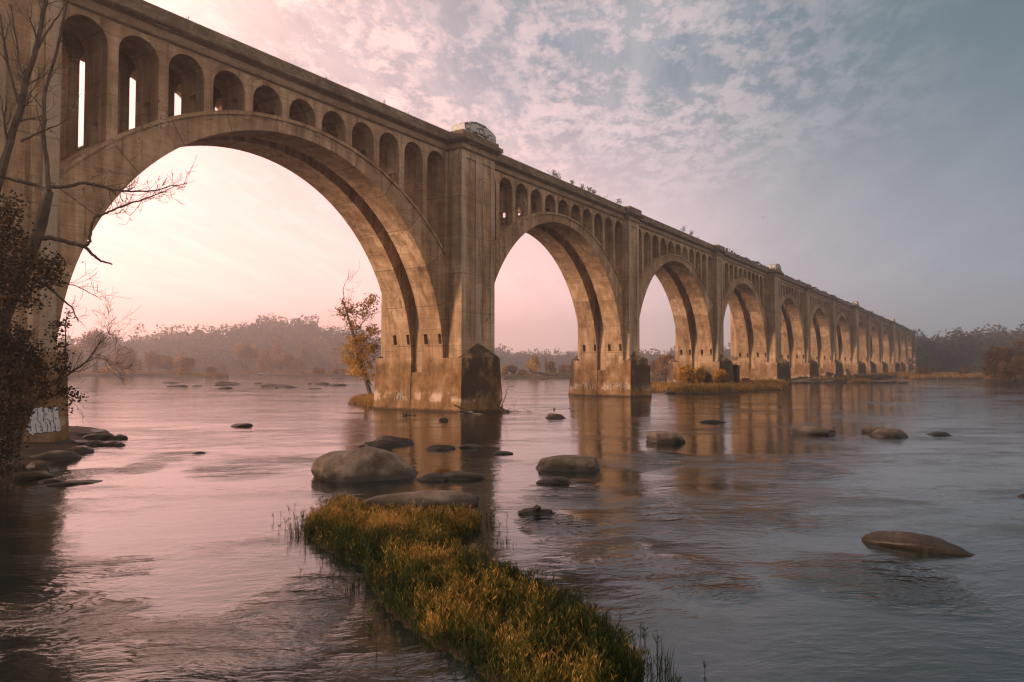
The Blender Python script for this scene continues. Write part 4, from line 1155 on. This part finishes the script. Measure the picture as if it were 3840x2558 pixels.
# ---- hills and woods
def ridge(az_deg, dist, hgt):
    a = R(az_deg); return np.array([CAM[0]+dist*math.cos(a), CAM[1]+dist*math.sin(a), hgt])
RIDGE = [(80, 640, 12), (70, 650, 16), (64, 660, 22), (60, 670, 29), (56, 680, 36), (53, 690, 43), (49, 700, 44), (46, 720, 38), (42, 790, 25), (36, 830, 19), (30, 830, 17), (24, 800, 17), (18, 750, 18), (12, 650, 20), (8, 560, 22),
         (4, 540, 23), (0, 545, 25), (-4, 550, 28), (-8, 550, 28), (-14, 550, 28)]
g_ = MB(); NZ = 7
rows = []
for az, ds, hh in RIDGE:
    col_ = []
    for j in range(NZ):
        t = j/(NZ-1)
        p = ridge(az, ds - 75 + 150*t, 0); z_ = WATER - 0.6 + (hh-12)*max(0, min(1, (t-0.12)/0.6))**0.85
        col_.append((p[0], p[1], z_))
    rows.append(col_)
for i, c_ in enumerate(rows):
    g_.v.extend(c_); g_.tint.extend([.5]*NZ)
for i in range(len(rows)-1):
    for j in range(NZ-1):
        a = i*NZ+j; g_.f.append((a, a+1, a+NZ+1, a+NZ))
tag(g_.build('far_hills', M['soil'], smooth=True, fix=True), kind='structure')
def woods(name, label, az0, az1, ncrown, seed, per=150, size=(5.5, 9.5), leaf=1.25, tint=(0.1, 0.75), tmin=0.0, tmax=0.95, mat='wood_leaf'):
    rng = np.random.default_rng(seed); mb = MB()
    azs = np.array([r_[0] for r_ in RIDGE])[::-1]; ds = np.array([r_[1] for r_ in RIDGE])[::-1]; hs = np.array([r_[2] for r_ in RIDGE])[::-1]
    for q in range(ncrown):
        az = rng.uniform(az0, az1); t = rng.uniform(tmin, tmax); dd = np.interp(az, azs, ds); hh = np.interp(az, azs, hs)
        p = ridge(az, dd-75+150*t, 0)
        gz = WATER - 0.6 + (hh-12)*max(0, min(1, (t-0.12)/0.6))**0.85
        s = rng.uniform(*size)*(1.25 if rng.uniform() < 0.12 else 1.0); H = s*rng.uniform(0.9, 1.5)
        tb = rng.uniform(*tint)
        for lb_ in range(4):
            n = per//4
            c = np.array([p[0], p[1], gz+H*0.55]) + rng.normal(size=3)*np.array([s*.25, s*.25, H*.22])
            u = rng.normal(size=(n, 3)); u /= np.linalg.norm(u, axis=1, keepdims=True)
            pp = c + u*rng.uniform(0.35, 1.0, n)[:, None]**0.5*np.array([s*.38, s*.38, H*.36])
            mb.quads(leaf_quads(pp, leaf, rng, aspect=0.8), np.clip(tb + rng.normal(size=n)*0.14, 0, 1))
    o = mb.build(name, M[mat]); tag(o, label, 'woods', kind='stuff')
woods('distant_woods', 'misty wooded hillside on the far bank beyond the big arch', 38, 79, 800, 3, size=(8, 14), leaf=2.1)
woods('foggy_woods', 'wooded hills almost lost in fog behind the middle arches', 9, 38, 560, 4, per=130, size=(8, 13), leaf=2.2)
woods('dark_woods', 'dark autumn woods on the right-hand bank at the end of the bridge', -12, 9, 640, 5, tint=(0.0, 0.7), per=190, size=(7, 12), leaf=1.6, mat='dark_wood_leaf')

# shrubs and small trees along the left far shore, each placed on its own spot
def zp1(x, y): return 380+x*.4418, 1150+y*.4418
strip_island('far_shore', [zp1(*p) for p in [(-900, 575), (-300, 565), (300, 555), (760, 560), (760, 582), (560, 588), (300, 588), (0, 592), (-300, 596), (-900, 600)]], 0.7, 5000, 1.0, tint=(.1, .7), label='rough brown grass along the far left shore', wid=0.16)
strip_island('far_ledge', [zp1(*p) for p in [(1080, 556), (1400, 545), (1760, 545), (2250, 560), (2250, 592), (1900, 596), (1600, 592), (1300, 578), (1100, 566)]], 0.6, 4000, 0.9, tint=(.1, .7), label='rough grass under the bushy trees of the far ledge', wid=0.15)
strip_island('tiny_islet', [zp1(*p) for p in [(870, 598), (960, 582), (1060, 590), (1078, 602), (990, 612), (880, 608)]], 0.7, 900, 1.0, tint=(.2, .6), label='brown grass covering a little islet beyond the big arch', wid=0.15)
strip_island('low_islet', [zp1(*p) for p in [(600, 590), (720, 578), (880, 588), (860, 606), (700, 604), (610, 602)]], 0.6, 900, 0.9, tint=(.2, .6), label='brown grass on a low islet left of the little one', wid=0.15)
gl = 'shrubs along the far left shore'
for i, (x0, x1, yt, yw, lab, t, tr) in enumerate([
    (-420, -180, 300, 585, 'misty tree hidden behind the left thicket, farthest left on the far shore', (.2, .6), 1),
    (-200, 110, 190, 585, 'tall dark evergreen rising at the left end of the far shore', (.0, .4), 1),
    (40, 330, 330, 585, 'broad brown bush second along the far left shore', (.3, .7), 0),
    (-40, 110, 515, 592, 'low orange bush under the tall dark evergreen', (.5, .9), 0),
    (190, 270, 515, 588, 'little golden bush before the broad brown bush', (.5, .9), 0),
    (340, 490, 380, 575, 'spiky-topped tree standing alone on the far left shore', (.3, .7), 1),
    (465, 640, 420, 575, 'rounded bush right of the spiky-topped tree', (.2, .6), 0),
    (610, 800, 428, 590, 'orange-brown bush at the right end of the far left shore', (.4, .8), 0),
    (615, 730, 535, 598, 'low orange bush on the low islet', (.5, .9), 0),
    (780, 930, 430, 545, 'pale shrub behind the low islet', (.4, .7), 0),
    (880, 985, 515, 592, 'small brown bush on the little islet', (.3, .7), 0),
    (1020, 1060, 505, 560, 'tiny dark bush between the little islet and the bushy trees', (.2, .5), 0)]):
    a, b = zp1(x0, yt), zp1(x1, yw)
    far_bush((a[0]+b[0])/2, a[1], b[1], b[0]-a[0], lab, 'shore_leaf', 120+i, group=gl, n=1300, tint=t, trunk_h=0.25 if tr else 0.08, name='small_tree' if tr else 'shrub', cat='tree' if tr else 'shrub')
gm = 'bushy trees on the far ledge'
for i, (x0, x1, yt, yw, lab, t, tr) in enumerate([
    (1105, 1345, 335, 560, 'flat-topped tree with a visible forked trunk, leftmost on the far ledge', (.4, .8), .45),
    (1330, 1500, 350, 562, 'brown bushy tree in the middle of the far ledge', (.4, .75), .1),
    (1440, 1590, 305, 555, 'tallest tree of the far ledge, rising behind the others', (.4, .7), .2),
    (1455, 1710, 400, 565, 'broad round bush at the right of the far ledge', (.4, .85), .05),
    (1640, 1780, 330, 550, 'pale misty tree right of the broad round bush', (.5, .8), .2),
    (1750, 1930, 210, 540, 'tall misty tree behind the far ledge, left of the leaning tree', (.2, .5), .15),
    (1795, 1885, 520, 585, 'small round bush on the pale ledge', (.3, .7), .05),
    (1970, 2080, 530, 582, 'low dark bush left of the leaning tree', (.2, .6), .05),
    (1900, 2090, 330, 545, 'misty tree just left of the leaning tree', (.3, .6), .15)]):
    a, b = zp1(x0, yt), zp1(x1, yw)
    far_bush((a[0]+b[0])/2, a[1], b[1], b[0]-a[0], lab, 'shore_leaf', 150+i, group=gm, n=1500, tint=t, trunk_h=tr, name='small_tree' if tr > .08 else 'shrub', cat='tree' if tr > .08 else 'shrub')

# nearer russet trees at the right edge
def zpR(x, y): return 3300+x*.28693, 1050+y*.28693
ge = 'russet trees at the right edge'
for i, (x0, x1, yt, yw, lab, t) in enumerate([
    (1380, 1640, 880, 1320, 'russet round tree, leftmost of the group at the right edge', (.25, .6)),
    (1600, 1900, 790, 1320, 'tallest russet tree at the right edge of the photo', (.2, .6)),
    (1560, 1760, 1060, 1325, 'orange bush in front of the tallest russet tree', (.4, .8)),
    (1720, 2050, 970, 1330, 'broad russet bush cut by the right edge of the photo', (.3, .7)),
    (480, 640, 1160, 1275, 'small brown bush at the end of the bridge', (.2, .6)),
    (1060, 1200, 1150, 1260, 'small orange bush in the middle of the grass flats', (.3, .7))]):
    a, b = zpR(x0, yt), zpR(x1, yw)
    far_bush((a[0]+b[0])/2, a[1], b[1], b[0]-a[0], lab, 'brown_leaf', 170+i, group=ge, n=2200, tint=t, trunk_h=0.06, lobes=11)
# yellow grass beside the leaning tree
strip_island('pier_grass', [(1250+x*.3443, 1020+y*.3443) for x, y in [(160, 1435), (230, 1395), (330, 1375), (470, 1370), (470, 1480), (400, 1478), (300, 1452), (200, 1440)]], 0.2, 3500, 0.55, tint=(.4, .95), label='golden grass at the foot of the leaning tree', soft=0.6, wid=0.025)
# ------------------------------------------------------------------ driftwood, writing, parapet weeds
def snag(name, label, paths, dep, mat, cat='driftwood', group=None, kids=0, seed=3, unit=1.0, sides=6):
    rng = np.random.default_rng(seed); m = MB(); tp = []
    W0 = at_depth(paths[0][0][0][0], paths[0][0][0][1], dep)
    for pts, r0, r1 in paths:
        limb(m, rng, [(p[0]/K23, p[1]/K23, *(p[2:] if len(p) > 2 else ())) for p in pts], r0, r1, dep, tp, kids, 0, 0.5, 0.8, 0.1, sides, 0.01)
    o = m.build(name, M[mat], origin=W0); tag(o, label, cat, group); return o
def z5(x, y, *d): return (1550+x/3.92, 1200+y/3.92, *d)
dp1 = depth_of(on_z(1890, 1546))
snag('drift_branch', 'bleached branch standing upright at the tip of the nearest river pier', [([z5(1280, 1270), z5(1330, 1170), z5(1362, 1100), z5(1365, 1050), z5(1385, 1000), z5(1400, 910)], .09, .03), ([z5(1385, 1000), z5(1420, 975), z5(1475, 968)], .04, .05), ([z5(1370, 1040), z5(1420, 1025), z5(1450, 1010)], .015, .008)], dp1, 'driftpale', kids=1)
snag('drift_log', 'black root stump lying at the tip of the nearest river pier', [([z5(1180, 1215), z5(1240, 1270), z5(1320, 1330), z5(1400, 1370)], .05, .2), ([z5(1330, 1340), z5(1400, 1350)], .15, .16), ([z5(1400, 1350), z5(1480, 1340), z5(1560, 1330)], .02, .01)], dp1, 'driftwood', kids=2)
dp2 = depth_of(on_z(1760, 1552))
snag('drift_log', 'dark limb sloping into the water before the nearest pier cutwater', [([z5(590, 1245), z5(660, 1275), z5(740, 1330), z5(850, 1370)], .05, .12)], dp2, 'driftwood')
snag('drift_log', 'pale short log floating at the nearest pier cutwater', [([z5(810, 1350), z5(870, 1360)], .12, .1), ([z5(870, 1372), z5(1030, 1385)], .04, .03)], dp2, 'driftpale')
snag('drift_stick', 'two pale sticks lying in the pier reflection', [([z5(645, 1375), z5(740, 1378)], .025, .02), ([z5(675, 1410), z5(750, 1420)], .03, .02)], dp2-0.5, 'driftpale')
dp3 = depth_of(on_z(1535, 1558))
snag('drift_log', 'broken dark debris in the water left of the small round stone', [([(1508, 1552), (1530, 1557), (1552, 1562)], .1, .06), ([(1520, 1553), (1528, 1546)], .05, .03), ([(1545, 1560), (1560, 1555)], .05, .04)], dp3, 'driftwood', kids=1)
dp4 = depth_of(on_z(2085, 1560))+0.6
snag('drift_branch', 'thin horizontal branch caught on the small domed rock', [([(2000, 1537), (2050, 1538), (2078, 1536), (2120, 1534), (2137, 1533)], .015, .02), ([(2078, 1544), (2078, 1533), (2081, 1531)], .06, .05), ([(2134, 1534), (2138, 1530)], .06, .03)], dp4, 'driftwood')
snag('drift_branch', 'thin looped twigs sticking out of the water right of the nearest pier', [([(1905, 1546), (1925, 1535), (1960, 1533), (1985, 1541)], .012, .01), ([(1930, 1540), (1928, 1522), (1932, 1515)], .01, .006), ([(1900, 1545), (1950, 1543), (2000, 1543)], .015, .01)], dp1, 'driftwood', kids=2)
# drift log on the far long rock, islet logs, big tangle
snag('drift_log', 'drift log lying on the long low rock beyond the big arch', [([(810, 1440), (830, 1434), (865, 1436), (898, 1441)], .25, .12), ([(880, 1438), (884, 1430)], .12, .1)], depth_of(on_z(855, 1444))+1, 'driftwood')
d5 = depth_of(on_z(2010, 1420))+3
snag('drift_log', 'long black trunk lying across the far islet behind the second arch', [([zp2(900, 800), zp2(1000, 850), zp2(1100, 870), zp2(1260, 850)], .35, .28), ([zp2(1200, 890), zp2(1500, 930), zp2(1900, 990)], .4, .3)], d5, 'driftwood')
snag('drift_log', 'heap of grey driftwood at the right of the far islet by the second pier', [([zp2(1650, 930), zp2(1800, 880), zp2(2000, 885)], .2, .1), ([zp2(1700, 960), zp2(1900, 1000), zp2(2100, 1010)], .2, .15), ([zp2(1600, 990), zp2(1850, 930), zp2(2120, 940)], .2, .1), ([zp2(1500, 1000), zp2(1800, 1010), zp2(2150, 985)], .25, .2)], d5-1, 'driftwood', kids=3, seed=8)
d6 = depth_of(on_z(*zp6(570, 180)))
snag('drift_tangle', 'big tangle of dark driftwood and roots before the sixth pier', [([zp6(500, 100), zp6(560, 120), zp6(700, 165), zp6(900, 160)], .5, .4), ([zp6(520, 130), zp6(600, 110), zp6(680, 140)], .35, .3), ([zp6(690, 60), zp6(705, 110), zp6(720, 160)], .3, .6), ([zp6(600, 180), zp6(800, 150), zp6(1000, 140)], .6, .4), ([zp6(520, 95), zp6(560, 160), zp6(580, 185)], .25, .3), ([zp6(760, 130), zp6(950, 125), zp6(1100, 130)], .5, .3), ([zp6(540, 150), zp6(640, 90)], .25, .12)], d6, 'driftwood', kids=9, seed=4)
snag('drift_branch', 'pale forked limb sticking out of the driftwood tangle', [([zp6(580, 185), zp6(570, 150), zp6(560, 125), zp6(570, 115)], .16, .1), ([zp6(568, 145), zp6(545, 125)], .1, .06)], d6-1.5, 'driftpale')
d7 = depth_of(on_z(*zp6(895, 150)))
snag('drift_branch', 'pale upright stump near the eighth pier', [([zp6(890, 150), zp6(893, 120), zp6(900, 98)], .25, .12)], d7, 'driftpale')
d8 = depth_of(on_z(*zp6(280, 190)))
snag('drift_log', 'long thin log resting along the pale domed rock', [([zp6(165, 160), zp6(240, 145), zp6(300, 140), zp6(360, 138)], .2, .12)], d8-1, 'driftwood', kids=2)
d9 = depth_of(on_z(*zp3(1500, 790)))
snag('drift_log', 'black waterlogged trunk along the right part of the bushy island', [([zp3(1230, 800), zp3(1400, 770), zp3(1540, 790)], .2, .25), ([zp3(1640, 760), zp3(1900, 740), zp3(2150, 745)], .2, .15), ([zp3(1780, 770), zp3(2000, 765)], .25, .15)], d9, 'driftwood', kids=5, seed=9)

# ---- writing and painted marks on the piers
def flat_mat(name, c, c2=None):
    return mat_plain(name, c, c2 or tuple(v*0.8 for v in c), 5.0, bump=0.0)
M['spray_black'] = flat_mat('black_spray', (0.03, 0.022, 0.018))
M['spray_white'] = flat_mat('white_spray', (0.40, 0.35, 0.30), (0.24, 0.18, 0.13))
M['spray_blue'] = flat_mat('blue_spray', (0.04, 0.16, 0.34), (0.10, 0.25, 0.42))
piers = {round((o.location.x+bridge.location.x)): o for o in bpy.data.objects if o.name.split('.')[0] == 'pier'}
def pier_obj(i):
    x0, x1 = pier_x(i); return min((o for o in bpy.data.objects if o.name.split('.')[0] == 'pier'), key=lambda o: abs(o.location.x + bridge.location.x - 0.5*(x0+x1)))
def text_mesh(name, body, size, mat, mw, parent, bold=0.0):
    cu = bpy.data.curves.new(name, 'FONT'); cu.body = body; cu.size = size; cu.align_x = 'CENTER'; cu.align_y = 'CENTER'; cu.extrude = 0.004; cu.offset = bold
    tmp = bpy.data.objects.new(name, cu); SC.collection.objects.link(tmp)
    bpy.context.view_layer.update()
    me = bpy.data.meshes.new_from_object(tmp.evaluated_get(bpy.context.evaluated_depsgraph_get()))
    SC.collection.objects.unlink(tmp); bpy.data.objects.remove(tmp)
    me.transform(mw.to_3x3().to_4x4()); me.materials.clear(); me.materials.append(mat)
    o = bpy.data.objects.new(name, me); SC.collection.objects.link(o); o.location = mw.translation
    setparent(o, parent); return o
# faces looking up-river along -X
FACE_X = Matrix(((0, 0, -1, 0), (-1, 0, 0, 0), (0, 1, 0, 0), (0, 0, 0, 1)))
x0, x1 = pier_x(4)
text_mesh('lettering', 'TRAIN', 1.22, M['spray_black'], Matrix.Translation((x0-0.006, 7.63, 5.25)) @ FACE_X @ Matrix.Diagonal((0.52, 1, 1, 1)), pier_obj(4), 0.03)
# white tangle of sprayed letters at the waterline of the second river pier
rng = np.random.default_rng(2)
def scrawl(i, spans):
    x0, x1 = pier_x(i); g = MB()
    for yc, wdt, n in spans:
        for q in range(n):
            y = yc + wdt*(q/(max(n-1, 1))-0.5); zb = WATER+1.0+rng.uniform(-.1, .2)
            pts = [(y+0.28*math.cos(t)*rng.uniform(.6, 1.1), zb+0.75*math.sin(t)*rng.uniform(.7, 1.1)) for t in np.linspace(-0.3, 3.4, 9)]
            # stay just in front of the splayed face
            fx = lambda z: x0-0.38-0.30*(4.42-z)/6.92-0.02
            g.tube([(fx(z), yy, z) for yy, z in pts], [0.035]*9, 4)
    o = g.build('sprayed_scrawl', M['spray_white'], pier_obj(i), (x0-0.5, spans[0][0], 1.0))
scrawl(2, [(1.6, 2.6, 7), (5.6, 1.6, 5)])
scrawl(1, [(5.6, 0.7, 3)])
# blue and white bubble letters on the flat foot of the first pier; traced outlines, laid on the pier face
M['spray_body'] = flat_mat('pale_spray', (0.66, 0.66, 0.68), (0.46, 0.46, 0.49))
GY = pier_y(0)[0]-0.35
def gp(u, v):
    r = ray(80+u/7.84, 1480+v/7.84); t = (GY-CAM[1])/r[1]; q = CAM+r*t; return (q[0], q[2])
def flat_poly(g, pts, y, bump=0.004):
    P2 = [gp(*p) for p in pts]; g.prism_y(P2[::-1] if sum((P2[i-1][0]*P2[i][1]-P2[i][0]*P2[i-1][1]) for i in range(len(P2))) < 0 else P2, y-bump, y)
g = MB()
flat_poly(g, [(240,480),(300,520),(380,400),(460,390),(520,400),(600,350),(660,385),(720,360),(790,375),(850,355),(910,372),(985,352),(1060,350),(1085,480),(1090,600),(1130,800),(1150,1000),(1150,1060),(1080,1090),(1000,1070),(940,1105),(880,1095),(760,1110),(640,1112),(610,1150),(520,1130),(450,1112),(360,1212),(240,1150),(190,1000),(230,860),(265,780),(240,680),(225,580)], GY-0.004)
gb_ = g.build('graffiti', M['spray_body'], pier_obj(0), (2.5, GY, 1.0), fix=True)
g = MB()
for ln in [[(460,390),(475,560),(490,690),(440,700),(540,820),(610,960),(625,1060),(620,1145)], [(400,850),(430,1000),(440,1110)], [(660,385),(670,600),(640,780),(700,795),(760,880),(780,980),(740,1105)],
           [(650,760),(690,715),(740,710),(820,765),(865,880),(872,1060)], [(790,372),(802,500)], [(910,372),(930,560),(940,785),(840,782)], [(940,785),(990,880),(1005,1000),(1000,1075)], [(975,650),(1000,720),(1060,690)], [(270,780),(245,960)],
           [(240,1150),(360,1215),(450,1118),(610,1152),(640,1118),(880,1100),(1000,1075),(1080,1095),(1152,1062)], [(240,480),(225,580),(240,680),(268,780)], [(600,350),(660,392),(720,362),(790,380),(850,358),(910,378),(985,355),(1060,352)]]:
    pts = [gp(*p) for p in ln]; g.tube([(x_, GY-0.009, z_) for x_, z_ in pts], [0.016]*len(pts), 5)
g.build('graffiti_outline', M['spray_black'], gb_, (2.5, GY-0.009, 1.0))
g = MB(); rng = np.random.default_rng(6)
for u, v in [(415,460),(620,440),(870,430),(1040,440),(720,570),(270,960),(550,960),(835,850),(960,960),(1100,985),(275,1040),(585,1040),(640,480),(880,490),(200,940)]:
    n = 10; flat_poly(g, [(u+rng.uniform(18, 34)*math.cos(2*math.pi*j/n), v+rng.uniform(22, 44)*math.sin(2*math.pi*j/n)) for j in range(n)], GY-0.0085, 0.002)
g.build('graffiti_spots', M['spray_blue'], gb_, (2.5, GY-0.009, 1.0), fix=True)

# ---- weeds and saplings rooted on the parapet
gw = 'weeds growing on the parapet'
def weed(x, y, wd, h, label, seed, leafy=True):
    rng = np.random.default_rng(seed); m = MB(); tp = []
    for q in range(5 if leafy else 3):
        branch(m, rng, (x+rng.normal()*wd*0.12, y+rng.normal()*0.06, 24.15), (rng.normal()*0.4, rng.normal()*0.2, 1.0), h*rng.uniform(0.5, 0.85), 0.016, 1, tp, 0.4, 0.3, (2, 4), 0.007, 0.9, 4)
    o = empty('parapet_weed', (x, y, 24.15)); m.build('stem', M['bark'], o)
    if leafy:
        tp = np.array(tp); C = tp[rng.integers(0, len(tp), 130)] + rng.normal(size=(130, 3))*0.12
        l = MB(); l.quads(leaf_quads(C, 0.13, rng), rng.uniform(0.1, 0.6, 130)); l.build('foliage', M['dark_leaf'], o)
    tag(o, label, 'weed', gw)
def on_parapet(xp, yp):
    r = ray(xp, yp); t = (0.5-CAM[1])/r[1]; return CAM+r*t
for j, (xp, yp, wd, h, lf, lab) in enumerate([
    (1262, 402, .8, 1.1, 0, 'thin bare weed on the parapet, leftmost over the second arch'), (1271, 406, .9, 1.0, 1, 'bare twiggy weed second from the left over the second arch'),
    (1284, 410, .7, .8, 1, 'small bushy weed third from the left over the second arch'), (1316, 422, .8, .7, 1, 'round weed standing alone left of the middle of the second arch parapet'),
    (1340, 432, .8, .8, 1, 'round weed at the middle of the second arch parapet'), (1354, 436, .9, .8, 1, 'dense weed just right of the middle weed on the parapet'),
    (1366, 441, .7, .7, 1, 'low weed right of the dense one on the parapet'), (1380, 447, .6, .8, 0, 'upright weed near the right of the second arch parapet'),
    (1388, 450, .6, .8, 0, 'upright weed just left of the last weed over the second arch'), (1421, 464, 1.2, .9, 1, 'spreading weed, last before the second pier on the parapet'),
    (1570, 533, 1.4, 1.2, 1, 'bushy weed over the third arch, left one'), (1590, 541, 1.4, 1.0, 1, 'bushy weed over the third arch, middle one'), (1605, 548, 1.2, 1.0, 0, 'bushy weed over the third arch, right one'),
    (430, 46, .25, .3, 0, 'tiny sprig on the parapet over the left of the big arch'), (752, 181, .4, .45, 0, 'small sprig on the parapet over the crown of the big arch'), (885, 236, .5, .6, 0, 'pair of bare sprigs on the parapet over the right of the big arch'), (936, 260, .4, .4, 0, 'small sprig on the parapet left of the nearest river pier')]):
    p = on_parapet(xp*k, yp*k); weed(p[0], p[1]+rng.uniform(-.1, .1), wd*0.8, h*0.75, lab, 300+j, bool(lf))
# a continuous scrubby fringe along the farther parapets
rng = np.random.default_rng(9); N = 4600
C = np.stack([rng.uniform(112, 430, N), 0.5+rng.normal(size=N)*0.12, np.full(N, 24.2)], 1)
n1 = vnoise(C*np.array([1, 0, 1]), 0.16, 4.0); hh = np.clip(0.28+n1*0.9, 0.05, 0.8)
m = MB(); C[:, 2] += rng.uniform(0, 1, N)*hh*0.9; m.quads(leaf_quads(C, 0.32, rng), rng.uniform(0.0, 0.5, N))
tag(m.build('parapet_scrub', M['dark_leaf']), 'scrubby growth fringing the parapet of the farther spans', 'weeds', kind='stuff')
# a bird high over the middle of the river
bp_ = at_depth(1754*k, 499.5*k, 60.0); m = MB()
m.tube([bp_+0.32*np.array([-.22, 0, 0]), bp_+0.32*np.array([-.1, 0, .02]), bp_+0.32*np.array([.08, 0, .03]), bp_+0.32*np.array([.2, 0, .02]), bp_+0.32*np.array([.27, 0, .0])], [.01, .022, .026, .016, .005], 8)
for s_ in (-1, 1):
    m.add([bp_+0.32*np.array([-.08, s_*.05, .04]), bp_+0.32*np.array([.1, s_*.05, .04]), bp_+0.32*np.array([.05, s_*.3, .14]), bp_+0.32*np.array([-.05, s_*.3, .14]), bp_+0.32*np.array([-.10, s_*.58, .06])], [(0, 1, 2, 3), (3, 2, 4)])
tag(m.build('bird', M['driftwood'], origin=bp_), 'small dark bird flying over the river in the open sky', 'bird')
make_haze()
